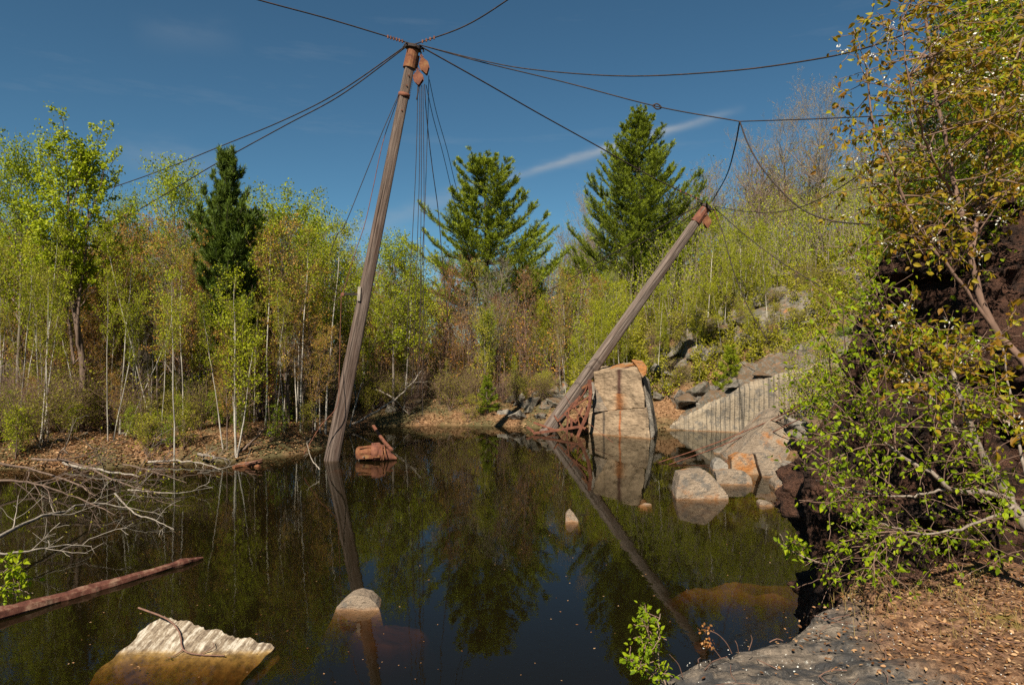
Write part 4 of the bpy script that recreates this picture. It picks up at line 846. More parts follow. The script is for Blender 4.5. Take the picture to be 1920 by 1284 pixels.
def deciduous(name, H, r0, lean=(0, 0), wig=.02, cb=.35, nb=26, bl=1.6, bup=1.0, nt=7, tl=.55, nst=0, stl=.2, lpt=10, ls=.075, spread=.05, tmat='bark_birch', cmat='leaf_birch', shape=None, stems=1, lift=.25, topcut=1.0, stem_spread=.25, minr=.006, aspect=.75, gust=.04, rk=.5):
    T = MB(); C = MB(); G = MB(); n = 14; tw = []
    for s in range(stems):
        hh = H * (1 if s == 0 else rng.uniform(.6, .95)); t = np.linspace(0, 1, n)
        a = rng.uniform(0, 6.28) if s else 0; k = stem_spread * (1 if s else .2) * hh
        w = np.cumsum(rng.normal(size=(n, 3)) * wig * hh, axis=0) * np.array([1, 1, 0]); w -= w[0]
        trunk = np.stack([lean[0] * hh * t ** 1.2 + math.cos(a) * k * t ** .8, lean[1] * hh * t ** 1.2 + math.sin(a) * k * t ** .8, hh * t - .25 * (t == 0)], -1) + w * t[:, None]
        Rt = np.maximum(r0 * (1 if s == 0 else .75) * (1 - t) ** .8 + minr, minr); Rt[0] *= 1.35
        T.tubes(trunk, Rt, 7)
        fn = shape or (lambda v: .45 + .9 * np.sin(np.pi * np.clip(v * .85 + .12, 0, 1)))
        B, Br, u = children_of(trunk, Rt, nb if s == 0 else int(nb * .7), cb, .985, bl, bup, 7, gust, rk, gravity=lift, lenfn=fn)
        Br = np.maximum(Br, minr * .8); G.tubes(B, Br, 4)
        for i in range(len(B)):
            Tw, Tr, _ = children_of(B[i], Br[i], nt, .15, 1, tl, .9, 4, .05, .6, gravity=.15); Tr = np.maximum(Tr, minr * .55)
            if tl > 0: G.tubes(Tw, Tr, 3)
            tw.append(Tw)
            if nst:
                for j in range(len(Tw)):
                    S2, S2r, _ = children_of(Tw[j], Tr[j], nst, .1, 1, stl, .9, 3, .06, .6, gravity=.15); G.tubes(S2, np.maximum(S2r, minr * .45), 3); tw.append(S2)
    if lpt:
        tips = [x if not nst or x.shape[1] == 3 else x for x in tw]
        pts = []
        for x in tips:
            k = x.shape[0]; u = rng.uniform(.1, 1, (k, lpt)); f = u * (x.shape[1] - 1); i = np.minimum(f.astype(int), x.shape[1] - 2); q = (f - i)[..., None]; a_ = np.arange(k)[:, None]
            pts.append((x[a_, i] * (1 - q) + x[a_, i + 1] * q).reshape(-1, 3))
        pts = np.concatenate(pts); pts += rng.normal(size=pts.shape) * spread; C.leaves(pts, ls, aspect, .35)
    proto(name, T, tmat, C, cmat, H, G, 'twig_grey' if tmat == 'bark_grey' else 'twig')
for i in range(4): deciduous(f'birch{i}', 9, .055, (rng.uniform(-.12, .12), rng.uniform(-.05, .05)), .006, .30, 36, 1.45, 1.1, 8, .55, lpt=15, ls=.098, spread=.09)
for i in range(3): deciduous(f'tallbirch{i}', 10, .06, (rng.uniform(-.12, .12), 0), .007, .52, 22, 1.2, 1.1, 7, .5, lpt=11, ls=.095, spread=.09)
for i in range(2): deciduous(f'clump{i}', 9, .055, (rng.uniform(-.05, .05), 0), .006, .40, 26, 1.2, 1.1, 7, .5, lpt=13, ls=.095, spread=.09, stems=4, stem_spread=.2)
for i in range(3): deciduous(f'aspen{i}', 12, .10, (rng.uniform(-.03, .03), 0), .004, .33, 56, 2.3, .9, 11, .7, lpt=17, ls=.12, spread=.13, cmat='leaf_aspen', tmat='bark_grey')
for i in range(3): deciduous(f'maple{i}', 9, .06, (rng.uniform(-.05, .05), 0), .007, .25, 34, 1.6, 1.1, 9, .6, 2, .25, lpt=5, ls=.075, spread=.06, cmat='leaf_maple', tmat='bark_brown')
for i in range(2): deciduous(f'redbud{i}', 8, .05, (0, 0), .007, .25, 30, 1.5, 1.2, 9, .6, 2, .25, lpt=3, ls=.06, spread=.05, cmat='leaf_red', tmat='bark_red')
for i in range(3): deciduous(f'oak{i}', 14, .16, (rng.uniform(-.04, .04), 0), .008, .30, 30, 3.6, .9, 12, 1.3, 4, .5, lpt=3, ls=.07, spread=.06, cmat='leaf_tan', tmat='bark_grey', lift=.35, minr=.012, rk=.6, gust=.06)
for i in range(2): deciduous(f'bare{i}', 10, .06, (rng.uniform(-.05, .05), 0), .008, .22, 30, 1.8, 1.3, 9, .8, 3, .35, lpt=0, tmat='bark_grey', minr=.009)
for i in range(3): deciduous(f'sapling{i}', 4.5, .028, (rng.uniform(-.08, .08), 0), .010, .15, 26, .95, 1.0, 7, .4, lpt=12, ls=.085, spread=.08, cmat='leaf_olive' if i else 'leaf_birch', tmat='bark_grey')
for i in range(3): deciduous(f'pole{i}', 10, .05, (rng.uniform(-.04, .04), 0), .006, .42, 22, 1.4, 1.2, 7, .5, lpt=10, ls=.085, spread=.08, cmat='leaf_olive', tmat='bark_birch' if i == 0 else 'bark_grey')
for i in range(3): deciduous(f'brush{i}', 2.2, .014, (0, 0), .02, .08, 14, .8, 1.2, 6, .4, 2, .2, lpt=(1, 2, 0)[i], ls=.05, spread=.03, cmat='leaf_olive', tmat='bark_brown', stems=5, stem_spread=.3, minr=.005)
for i in range(3): deciduous(f'shrub{i}', 1.5, .012, (0, 0), .02, .1, 14, .45, 1.0, 5, .22, lpt=8, ls=.05, spread=.035, cmat=('leaf_birch', 'leaf_olive', 'leaf_green')[i], tmat='bark_brown', stems=4, stem_spread=.35, minr=.004)
# the big poplar of the left bank: leaf clusters at twig ends, open crown
def poplar():
    T = MB(); C = MB(); n = 16; t = np.linspace(0, 1, n); H = 13
    for s, (lx, hh) in enumerate(((-.06, 1.0), (.03, .93), (-.13, .72))):
        tr = np.stack([lx * H * np.clip(t - .25, 0, 1) * 1.2 + .10 * np.sin(t * 9 + s), .1 * np.sin(t * 7 + s * 2), H * hh * t - .3 * (t == 0)], -1)
        Rt = np.maximum((.17 if s == 0 else .10) * (1 - t) ** .75, .016)
        if s: tr = tr[4:]; Rt = Rt[4:]; tr[0] = interp_line(T0, np.array([.27]))[0]
        else: T0 = tr
        T.tubes(tr, Rt, 8)
        B, Br, u = children_of(tr, Rt, 26 if s < 2 else 14, .42 if not s else .25, .98, 2.0, 1.2, 8, .035, .5, gravity=.5, lenfn=lambda v: .5 + .75 * np.sin(np.pi * np.clip(v * .8 + .18, 0, 1)))
        Br = np.maximum(Br, .012); T.tubes(B, Br, 4)
        for i in range(len(B)):
            Tw, Tr, _ = children_of(B[i], Br[i], 7, .3, 1, .5, 1.0, 4, .06, .6, gravity=.2); T.tubes(Tw, np.maximum(Tr, .007), 3)
            ends = np.concatenate([Tw[:, -1], Tw[:, 2], B[i][-1:]]); k = 17
            pts = np.repeat(ends, k, 0); pts += rng.normal(size=pts.shape) * .085; C.leaves(pts, .12, .85, .3)
    proto('poplar', T, 'bark_brown', C, 'leaf_aspen', H)
poplar()
def pine(name, H, spreadf, nwh, cb, up, cmat='needle', tuft=.17, per=5, droop=0, dens=1.0, gap=0, jag=.25, crook=.5, sub=9, topn=.25):
    T = MB(); C = MB(); n = 14; t = np.linspace(0, 1, n)
    tr = np.stack([.05 * np.sin(t * 8), .05 * np.cos(t * 6), H * t - .4 * (t == 0)], -1); Rt = np.maximum(H * .017 * (1 - t) ** .9, .02); T.tubes(tr, Rt, 8)
    tp, td = [], []
    for w in range(nwh):
        f = cb + (1 - cb) * (w / nwh) ** .92; z = H * f; rel = (f - cb) / (1 - cb); k = per + rng.integers(-1, 2); a0 = rng.uniform(0, 6.28)
        for j in range(k):
            if gap and rel < .45 and rng.random() < gap: continue
            a = a0 + j * 2 * np.pi / k + rng.normal() * .2; ln = H * spreadf(rel) * rng.uniform(1 - jag, 1 + jag * .6)
            s = np.linspace(0, 1, 8); ll = max(ln, .25)
            el = up + rel * .9; r = ll * s; zz = z + ll * (math.tan(min(el, 1.2)) * s * .35 - droop * s * (1 - s) + crook * s ** 2.4 * .55)
            br = np.stack([np.cos(a) * r, np.sin(a) * r, zz + rng.normal() * .1], -1) + np.cumsum(rng.normal(size=(8, 3)) * .012 * ll, axis=0) + np.array([tr[min(int(f * 13), 13)][0], tr[min(int(f * 13), 13)][1], 0]) * (1 - s[:, None])
            rr = np.maximum(H * .0038 * (1 - rel * .6) * np.linspace(1, .25, 8), .010); T.tubes(br, rr, 4)
            nsub = max(4, int(sub * ll * .75)); S, Sr, uu = children_of(br, rr, nsub, .22, 1, ll * .30, 1.0, 4, .03, .6, gravity=.22, azim=np.where(np.arange(nsub) % 2, 0, np.pi) + rng.normal(size=nsub) * .22, lenfn=lambda v: 1.15 - .75 * v)
            T.tubes(S, np.maximum(Sr, .007), 3)
            for q in range(len(S)):
                m_ = max(3, int(5 * dens)); v = np.linspace(.15, 1, m_); pp = interp_line(S[q], v); dd = unit(S[q][-1] - S[q][0])
                tp.append(pp); td.append(np.repeat(dd[None], m_, 0))
            m_ = max(4, int(ll * 4)); v = np.linspace(.35, 1, m_); pp = interp_line(br, v); tp.append(pp); td.append(np.repeat(unit(br[-1] - br[-3])[None], m_, 0))
    v = np.linspace(1 - topn * .25, 1, 14); pp = interp_line(tr, v); tp.append(pp); td.append(np.repeat(np.array([[0, 0, 1.]]), 14, 0))
    tp = np.concatenate(tp); td = np.concatenate(td); nb_ = 15
    Cc = np.repeat(tp, nb_, 0) + rng.normal(size=(len(tp) * nb_, 3)) * .035
    D = unit(np.repeat(td, nb_, 0) * .8 + rng.normal(size=(len(Cc), 3)) * .5 + np.array([0, 0, .55])); rn = np.clip(np.repeat(rng.uniform(0, 1, len(tp)), nb_) * .7 + rng.uniform(0, .3, len(Cc)), 0, 1)
    C.leaves(Cc, tuft, .125, .3, rnd=rn, D=D); proto(name, T, 'bark_pine', C, cmat, H)
pine('pine_mid', 17, lambda v: .30 * np.interp(v, [0, .25, .6, .85, 1], [1.0, 1.0, .60, .36, .12]), 15, .25, .0, per=7, gap=.14, crook=.7, tuft=.23, droop=.25, jag=.35)
pine('pine_big', 19, lambda v: .30 * np.interp(v, [0, .2, .5, .8, 1], [.95, 1.0, .68, .34, .06]), 25, .10, -.05, per=7, crook=.9, tuft=.23, droop=.3, jag=.3)
pine('pine_left', 12, lambda v: .13 * np.interp(v, [0, .3, .6, .75, .92, 1], [1.0, 1.05, 1.0, .55, .38, .12]), 24, .20, .25, 'needle_dark', tuft=.26, per=6, gap=.08, crook=1.3, jag=.45)
pine('pine_small', 3, lambda v: .30 * np.interp(v, [0, .3, 1], [1, .9, .1]), 9, .08, .0, 'needle', tuft=.12, per=5, crook=.4, sub=12)
pine('hemlock', 12, lambda v: .24 * np.interp(v, [0, .3, .8, 1], [1.0, .9, .35, .06]), 34, .05, -.1, 'needle_dark', tuft=.11, per=6, crook=-.1, droop=.1, sub=12, jag=.3)

COUNT = {}
LIB = {}
def place(kind, name, x, y, h, label, cat='tree', group=None, rz=None, lean=0, sx=1.0, z=None, crown_mat=None, trunk_mat=None):
    tm, tmt, cm, cmt, H, bm_, bmt = TREES[kind]; k = h / H
    root = empty(name, (x, y, (gz(x, y) if z is None else z) - .03), label, cat, group)
    root.rotation_euler = (rng.normal() * .02, lean, rng.uniform(0, 6.28) if rz is None else rz); root.scale = (k * sx, k * sx, k)
    for me, nm, mt in ((bm_, 'branches', bmt), (tm, 'trunk' if cat != 'shrub' else 'stem', trunk_mat or tmt), (cm, 'crown' if cat != 'shrub' else 'foliage', crown_mat or cmt)):
        if me is None: continue
        if not me.materials: me.materials.append(M[mt])
        o = bpy.data.objects.new(nm, me); COL.objects.link(o); o.parent = root
        if me.materials[0] != M[mt]: o.material_slots[0].link = 'OBJECT'; o.material_slots[0].material = M[mt]
    return root
def at(kind, name, px, d, toppy, label, **kw):
    x = (px - 960) / FPX * d; z = gz(x, d); top = CAMH + (642 - toppy) * d / FPX
    return place(kind, name, x, d, top - z, label, z=z, **kw)

# --- trees one can single out
at('poplar', 'poplar_tree', 150, 25, 275, 'tallest tree on the left bank, an open-crowned poplar with bright leaf clusters', rz=0)
at('pine_left', 'pine_tree', 424, 26.8, 300, 'dark green narrow pine standing among the bright trees on the left', rz=1, sx=.82)
at('pine_mid', 'pine_tree', 912, 45, 292, 'open-branched pine in the middle with long upturned lower limbs', rz=2.2, sx=1.12)
at('pine_big', 'pine_tree', 1200, 48, 205, 'largest full conical pine, behind the top of the shorter mast', rz=.4, sx=1.06)
at('aspen0', 'aspen_tree', 322, 31, 345, 'bright green aspen just left of the dark narrow pine', rz=.5, sx=.8)
at('aspen1', 'aspen_tree', 540, 29, 392, 'broad bright green aspen right of the dark narrow pine')
at('aspen2', 'aspen_tree', 612, 33, 415, 'green aspen close behind the left side of the tall mast', sx=.8)
at('aspen0', 'aspen_tree', 738, 34, 470, 'green aspen just right of the tall mast', rz=2)
at('aspen1', 'aspen_tree', 30, 27, 300, 'birch-green tree cut by the left edge of the picture', rz=1.5, sx=.8)
at('aspen2', 'aspen_tree', 468, 33, 405, 'bright green aspen behind the right side of the dark narrow pine', sx=.7)
at('aspen0', 'aspen_tree', 240, 35, 400, 'green aspen between the poplar and the dark pine', sx=.6, rz=4)
at('oak0', 'bare_tree', 1462, 55, 238, 'tall twiggy budding tree on the hill right of the cable junction', rz=1, sx=.85)
at('oak1', 'bare_tree', 1545, 48, 200, 'tall budding tree half hidden by the bronze-leaved tree', rz=3, sx=.8)
at('oak2', 'bare_tree', 1400, 60, 275, 'twiggy budding tree on the hill above the shorter mast', rz=5, sx=.8)
at('oak1', 'bare_tree', 1620, 58, 300, 'budding tree far back behind the right-hand foliage', rz=2)
at('oak2', 'bare_tree', 1340, 62, 330, 'low-crowned twiggy tree behind the head of the shorter mast', rz=2)
at('bare0', 'bare_tree', 1040, 52, 445, 'leafless slim tree between the two pines', rz=0)
at('bare1', 'bare_tree', 1010, 50, 470, 'leafless tree just right of the middle pine', rz=2)
at('oak0', 'bare_tree', 1105, 56, 395, 'grey leafless tree touching the left side of the largest pine', rz=4, sx=.55)
at('hemlock', 'hemlock_tree', 1668, 36, 415, 'dark green hemlock beyond the shaded cliff top', rz=1, sx=.6)
at('pine_small', 'small_pine', 1105 - 190, 33.6, 705, 'small bright pine at the far shore below the middle pine')
at('tallbirch0', 'birch_tree', 326, 22.4, 520, 'straight white birch at the water edge of the left bank', rz=0, sx=.7)
at('clump0', 'birch_tree', 443, 23.2, 520, 'clump of white birch stems leaning out from the left bank', rz=2.6, sx=1.0)
at('tallbirch1', 'birch_tree', 235, 24.5, 545, 'white birch leaning right between poplar and straight birch', lean=.32, rz=0, sx=.8)
at('tallbirch2', 'birch_tree', 418, 23.4, 560, 'white birch leaning left beside the birch clump', lean=-.2, rz=0, sx=.7)
at('birch3', 'birch_tree', 655, 31, 560, 'pale birch rising just right of the tall mast foot', lean=.15, rz=0, sx=.8)
at('birch0', 'birch_tree', 600, 27.5, 590, 'thin pale birch just left of the tall mast foot', rz=2, sx=.7)
at('aspen1', 'young_tree', 1210 - 45 - 250, 36, 590, 'bright green young tree below the middle pine', rz=1, sx=.7)
at('maple1', 'maple_tree', 862, 42, 560, 'brown-budded maple filling the gap left of the middle pine trunk', rz=1, sx=1.2)
at('maple2', 'maple_tree', 826, 44, 540, 'brown-budded maple behind the lower ends of the hoist lines', rz=2, sx=1.2)
at('birch2', 'birch_tree', 1325, 37, 405, 'green birch just right of the head of the shorter mast', rz=1, sx=.9)
at('clump1', 'birch_tree', 1390, 38, 430, 'multi-stemmed birch on the slope above the drilled wall', rz=2)
at('birch1', 'birch_tree', 1402, 34.5, 560, 'straight white-stemmed birch beside the lichen-covered boulder', rz=2, sx=.8)
at('pine_small', 'small_pine', 1368, 32, 650, 'bushy dark green young pine on the slope left of the wall top', rz=2, crown_mat='needle')

placed = [(150, 25)]
def scatter(n, px0, px1, d0, d1, kinds, htop, group, label, name, cat='tree', minsd=.35, sx=(.8, 1.1), power=1.0, lean=.06):
    c = 0; tries = 0
    while c < n and tries < n * 30:
        tries += 1; px = rng.uniform(px0, px1); d = d0 + (d1 - d0) * rng.random() ** power; x = (px - 960) / FPX * d
        if float(sdist(np.array([x]), np.array([d]))[0]) < minsd: continue
        k = kinds[rng.integers(len(kinds))]; z = gz(x, d)
        h = (CAMH + (642 - rng.uniform(*htop)) * d / FPX - z) if isinstance(htop, tuple) else rng.uniform(*htop)
        if h < 1: h = 1.2
        place(k, name, x, d, h, label, cat, group, lean=rng.normal() * lean, sx=rng.uniform(*sx), z=z); c += 1
# near ranks of the left bank
scatter(46, -60, 610, 23, 29, ['tallbirch0', 'tallbirch1', 'tallbirch2', 'tallbirch0', 'pole0'], (430, 600), 'white birches in the left woods', 'thin white-stemmed birch in the crowded woods of the left bank', 'birch_tree', sx=(.55, .85), lean=.12)
scatter(39, -120, 620, 26, 40, ['maple0', 'maple1', 'maple2'], (430, 560), 'budding maples in the left woods', 'slim maple with orange-brown buds in the crowded woods of the left bank', 'maple_tree')
scatter(66, -140, 640, 25, 46, ['pole1', 'pole2', 'bare0', 'bare1', 'pole0'], (440, 600), 'slim trunks in the left woods', 'slim grey-stemmed tree deep in the left woods', 'slim_tree', sx=(.6, .9))
scatter(24, -120, 640, 30, 48, ['aspen0', 'aspen1', 'aspen2'], (400, 500), 'green trees at the back of the left woods', 'green-crowned tree at the back of the left woods', 'aspen_tree', sx=(.6, .9))
scatter(39, -80, 640, 23, 32, ['sapling0', 'maple1', 'sapling2', 'redbud0', 'maple2'], (600, 720), 'saplings of the left bank', 'small leafy sapling under the trees of the left bank', 'sapling', cat='sapling')
# middle
scatter(15, 640, 800, 34, 44, ['aspen0', 'birch1', 'maple0', 'redbud0', 'birch3'], (480, 590), 'trees behind the tall mast', 'leafy tree in the woods between the tall mast and the hoist lines', 'young_tree')
scatter(24, 760, 1010, 36, 52, ['redbud0', 'redbud1', 'maple1', 'bare0', 'bare1', 'pole1'], (480, 590), 'reddish budding trees in the middle', 'thin reddish budding tree on the middle bank near the middle pine', 'budding_tree')
scatter(21, 700, 1010, 34, 44, ['birch0', 'sapling0', 'sapling1', 'birch2', 'pole2'], (570, 680), 'young trees of the middle bank', 'young green tree on the middle bank beyond the far shore', 'young_tree', sx=(.6, .9))
scatter(51, 980, 1330, 34, 50, ['birch0', 'birch1', 'birch2', 'birch3', 'pole0', 'birch0'], (520, 620), 'young birches behind the shorter mast', 'slender young birch with light green leaves behind the shorter mast', 'birch_tree', sx=(.55, .85))
scatter(24, 1000, 1300, 40, 56, ['aspen1', 'maple1', 'bare0', 'redbud1'], (500, 570), 'back trees between the pines', 'taller mixed tree standing behind the young birches of the centre', 'young_tree')
scatter(51, 1290, 1580, 35, 54, ['birch0', 'birch1', 'birch2', 'birch3', 'clump1', 'pole0', 'birch2'], (410, 590), 'birches on the right slope', 'slender green birch on the rocky slope right of the shorter mast', 'birch_tree', sx=(.55, .85), minsd=3.5)
scatter(24, 1380, 1700, 46, 66, ['redbud0', 'redbud1', 'maple0', 'oak0', 'maple2'], (360, 480), 'brown budding trees on the hill', 'brownish budding tree high on the hill at right', 'budding_tree')
scatter(12, 1560, 2000, 18, 30, ['birch1', 'sapling1', 'maple1', 'birch0'], (350, 520), 'trees beyond the cliff', 'leafy tree rising beyond the top of the shaded cliff', 'young_tree', minsd=3)
scatter(21, 1000, 1560, 33.5, 40, ['sapling0', 'sapling1', 'sapling2'], (600, 690), 'saplings among the rubble', 'small leafy sapling among the boulders of the right slope', 'sapling', cat='sapling', minsd=2)
scatter(14, 1480, 1680, 20, 30, ['sapling0', 'sapling1', 'shrub0', 'sapling2'], (600, 720), 'bushy growth between wall and cliff', 'light green bush on the bank between the drilled wall and the cliff', 'bush', cat='shrub', minsd=.5)
# undergrowth
scatter(52, -100, 640, 22.5, 36, ['brush0', 'brush1', 'brush2'], (700, 760), 'brush in the left woods', 'twiggy low brush under the trees of the left bank', 'brush', cat='shrub', sx=(.9, 1.5))
scatter(45, 640, 1050, 33.5, 44, ['brush0', 'brush1', 'brush2'], (690, 740), 'brush on the middle bank', 'twiggy low brush on the middle bank', 'brush', cat='shrub', sx=(.9, 1.5))
scatter(51, 1050, 1600, 33, 46, ['brush0', 'brush1', 'shrub0', 'shrub1'], (600, 720), 'bushes on the right slope', 'low bush growing between the boulders of the right slope', 'bush', cat='shrub', sx=(.9, 1.4), minsd=1.5)
scatter(51, -80, 620, 21.8, 28, ['shrub0', 'shrub1', 'shrub2'], (765, 820), 'small shrubs on the left bank', 'small light green shrub near the water of the left bank', 'small_shrub', cat='shrub', minsd=.1)
scatter(15, 650, 1050, 32.8, 36, ['shrub0', 'shrub1'], (745, 780), 'small shrubs at the far shore', 'small green shrub near the far shore', 'small_shrub', cat='shrub', minsd=.1)

# far woods that nobody could count
def far_woods():
    T = MB(); C = MB()
    for i in range(520):
        a = rng.uniform(-1.15, 1.15); d = rng.uniform(52, 105); x = math.sin(a) * d * 1.1; y = math.cos(a) * d
        if abs(a) < .08 and d < 60: continue
        z = gz(x, y); h = rng.uniform(5.5, 8.5); n = 7; t = np.linspace(0, 1, n)
        tr = np.stack([x + .25 * np.sin(t * 4 + i), y + 0 * t, z - .3 + h * t], -1); Rt = np.maximum(.11 * (1 - t), .02); T.tubes(tr, Rt, 4)
        B, Br, _ = children_of(tr, Rt, 22, .2, .98, 1.9, 1.2, 4, .05, .6, gravity=.3); T.tubes(B, np.maximum(Br, .014), 3)
        for q in B:
            S, Sr, _ = children_of(q, np.full(4, .014), 6, .2, 1, .8, 1, 3, .05, .7, gravity=.2); T.tubes(S, np.maximum(Sr, .011), 3)
            if i % 3: C.leaves(S[:, -1].repeat(3, 0) + rng.normal(size=(18, 3)) * .15, .13, .8, .4, rnd=np.clip(rng.uniform(0, 1, 18) * .5 + (i % 7) / 12, 0, 1))
    root = tag(T.build('far_woods', M['bark_brown']), 'brown distant woods', kind='stuff'); o = C.build('far_foliage', M['leaf_olive'], root); tag(o, kind='stuff')
far_woods()

def thicket(px0, px1, d0, d1, n, h0, h1, leafm, bark, label, leafy, minsd):
    T = MB(); C = MB(); X = []
    while len(X) < n:
        px = rng.uniform(px0, px1); d = rng.uniform(d0, d1); x = (px - 960) / FPX * d
        if float(sdist(np.array([x]), np.array([d]))[0]) > minsd: X.append((x, d))
    X = np.array(X); Z = height(X[:, 0], X[:, 1]); t = np.linspace(0, 1, 6)
    for i in range(n):
        h = rng.uniform(h0, h1); l = rng.normal(size=2) * .12 * h
        tr = np.stack([X[i, 0] + l[0] * t ** 1.4, X[i, 1] + l[1] * t, Z[i] - .1 + h * t], -1) + rng.normal(size=(6, 3)) * .04; Rr = np.maximum(.035 * (1 - t) * h / 5, .008); T.tubes(tr, Rr, 4)
        B, Br, _ = children_of(tr, Rr, 9, .12, 1, h * .20, 1.2, 4, .05, .6, gravity=.2); T.tubes(B, np.maximum(Br, .007), 3)
        if leafy:
            u = rng.uniform(.2, 1, (9, leafy)) * 3; j = np.minimum(u.astype(int), 2); q = (u - j)[..., None]; a = np.arange(9)[:, None]; pp = (B[a, j] * (1 - q) + B[a, j + 1] * q).reshape(-1, 3)
            C.leaves(pp + rng.normal(size=pp.shape) * .12, .10, .8, .4, rnd=np.clip(rng.uniform(0, 1, len(pp)) * .6 + (i % 5) * .1, 0, 1))
    root = tag(T.build('thicket', M[bark], None, True), label, kind='stuff')
    if C.v: tag(C.build('thicket_leaves', M[leafm], root), kind='stuff')
thicket(-200, 650, 27, 50, 760, 2.5, 6.0, 'leaf_olive', 'twig_grey', 'tangle of thin brown stems filling the left woods', 5, 2.5)
thicket(-200, 650, 24.5, 40, 230, 1.2, 3.5, 'leaf_olive', 'twig', 'tangle of low grey stems in the left woods', 3, 1.2)
thicket(1060, 1750, 31, 46, 1000, .4, 1.4, 'leaf_olive', 'twig_grey', 'low leafy ground cover between the boulders of the right slope', 14, 1.4)
thicket(640, 1060, 36, 60, 640, 2.0, 5.0, 'leaf_maple', 'twig', 'tangle of thin brown stems behind the middle bank', 4, 3)
thicket(980, 1750, 38, 66, 900, 2.0, 5.5, 'leaf_birch', 'twig_grey', 'tangle of leafy stems covering the right hillside', 12, 5)

# ------------------------------------------------------------------ rubble on the slopes
RK = []
for i in range(7):
    pts = [Vector((random.uniform(-1, 1), random.uniform(-.8, .8), random.uniform(-.6, .6))) for _ in range(13)]
    RK.append(rock_mesh(f'rubble{i}', pts, cut=.16, amp=.07, nscale=1.3, seed=40 + i)[0])
def rubble(n, px0, px1, d0, d1, smin, smax, group, label, minsd=.2, mats=('granite_mossy', 'granite_grey', 'granite_mossy')):
    c = 0; tr_ = 0
    while c < n and tr_ < n * 20:
        tr_ += 1; px = rng.uniform(px0, px1); d = rng.uniform(d0, d1); x = (px - 960) / FPX * d
        if float(sdist(np.array([x]), np.array([d]))[0]) < minsd: continue
        s = rng.uniform(smin, smax); me = RK[rng.integers(7)]; o = bpy.data.objects.new('boulder', me); COL.objects.link(o)
        mt = M[mats[rng.integers(len(mats))]]
        if not me.materials: me.materials.append(mt)
        o.material_slots[0].link = 'OBJECT'; o.material_slots[0].material = mt
        o.location = (x, d, gz(x, d) + s * .22); o.rotation_euler = (rng.uniform(-.5, .5), rng.uniform(-.5, .5), rng.uniform(0, 6.28)); o.scale = (s * rng.uniform(.8, 1.4), s, s * rng.uniform(.6, 1)); tag(o, label, 'boulder', group); c += 1
rubble(75, 1225, 1440, 32, 41, .35, 1.0, 'boulders of the rubble slope', 'angular weathered boulder on the rubble slope behind the stacked blocks')
rubble(24, 1440, 1600, 34, 46, .6, 1.6, 'boulders high on the right slope', 'large boulder high on the right slope above the drilled wall', minsd=4)
rubble(40, 960, 1120, 32.2, 37, .25, .75, 'boulders behind the shorter mast foot', 'grey boulder on the shore behind the foot of the shorter mast')
rubble(12, 700, 960, 33.5, 37, .15, .35, 'stones of the middle bank', 'small stone on the leafy middle bank')
rubble(14, -50, 600, 22.5, 27, .12, .3, 'stones of the left bank', 'small stone on the leafy left bank')
for i in range(16):
    px = 1275 + i * 17 + rng.uniform(-8, 8); f_ = (px - 1240) / 400; d = 31.3 - 3.2 * max(0, f_) ** 1.3 + rng.uniform(.3, 1.6); yy = np.interp(px, [1240, 1262, 1300, 1345, 1400, 1450, 1500, 1560], [806, 795, 772, 745, 720, 702, 690, 672])
    me = RK[i % 7]; o = bpy.data.objects.new('boulder', me); COL.objects.link(o); mt = M[('granite_grey', 'granite_mossy')[i % 2]]
    if not me.materials: me.materials.append(mt)
    o.material_slots[0].link = 'OBJECT'; o.material_slots[0].material = mt; q = P(px, yy, d); s_ = rng.uniform(.25, .6); o.location = (q.x, d, q.z + .12); o.rotation_euler = (rng.uniform(-.3, .3), rng.uniform(-.3, .3), rng.uniform(0, 6)); o.scale = (s_ * 1.3, s_, s_ * .6)
    tag(o, 'flat broken stone lying along the top edge of the drilled wall', 'boulder', 'stones on top of the drilled wall')
rubble(9, 1465, 1560, 17, 24, .35, .9, 'stones beside the shore boulders', 'rough stone behind the shore boulders near the cliff', minsd=.0, mats=('granite', 'granite_grey'))
rubble(26, 1480, 1660, 21, 31, .4, 1.1, 'stones between wall and cliff', 'weathered stone on the bank between the drilled wall and the cliff', minsd=.4)

# ------------------------------------------------------------------ dead branches
def dead_branch(name, main, r0, label, nb=8, bl=.8, nt=4, tl=.35, m='dead_wood', leafy=0, up=.8, lift=.0, parts=True, extra=(), lpt=2):
    P_ = smooth_line([tuple(p) for p in main], 18); org = P_[0].copy(); P_ = P_ - org; P_[1:-1] += rng.normal(size=(16, 3)) * r0 * .35
    Rr = np.linspace(r0, r0 * .3, 18); b = MB(); b.tubes(P_, Rr, 7, cap=True)
    o = b.build(name, M[m], None, True); o.location = org; tag(o, label, 'branch')
    tw = MB(); lf = MB(); Bp, Br, _ = children_of(P_, Rr, nb, .15, 1, bl, up, 6, .05, .5, gravity=lift); tw.tubes(Bp, np.maximum(Br, .006), 4)
    for i in range(nb):
        Tp, Tr, _ = children_of(Bp[i], Br[i], nt, .2, 1, tl, .9, 4, .06, .55); tw.tubes(Tp, np.maximum(Tr, .004), 3)
        if leafy: lf.leaves(np.repeat(Tp[:, -1], lpt, 0) + rng.normal(size=(nt * lpt, 3)) * .04, leafy, .7, .3)
    tw.build('twigs', M[m], o, True)
    if leafy and lf.v: lf.build('leaves', M['leaf_olive'], o)
    return o
def F(px, py, h=.03): q = W(px, py); q.z = h; return q
def Wh(px, py, h):      # the point seen at (px,py) that lies h above the water
    d = (CAMH - h) * FPX / (py - 642); return P(px, py, d)
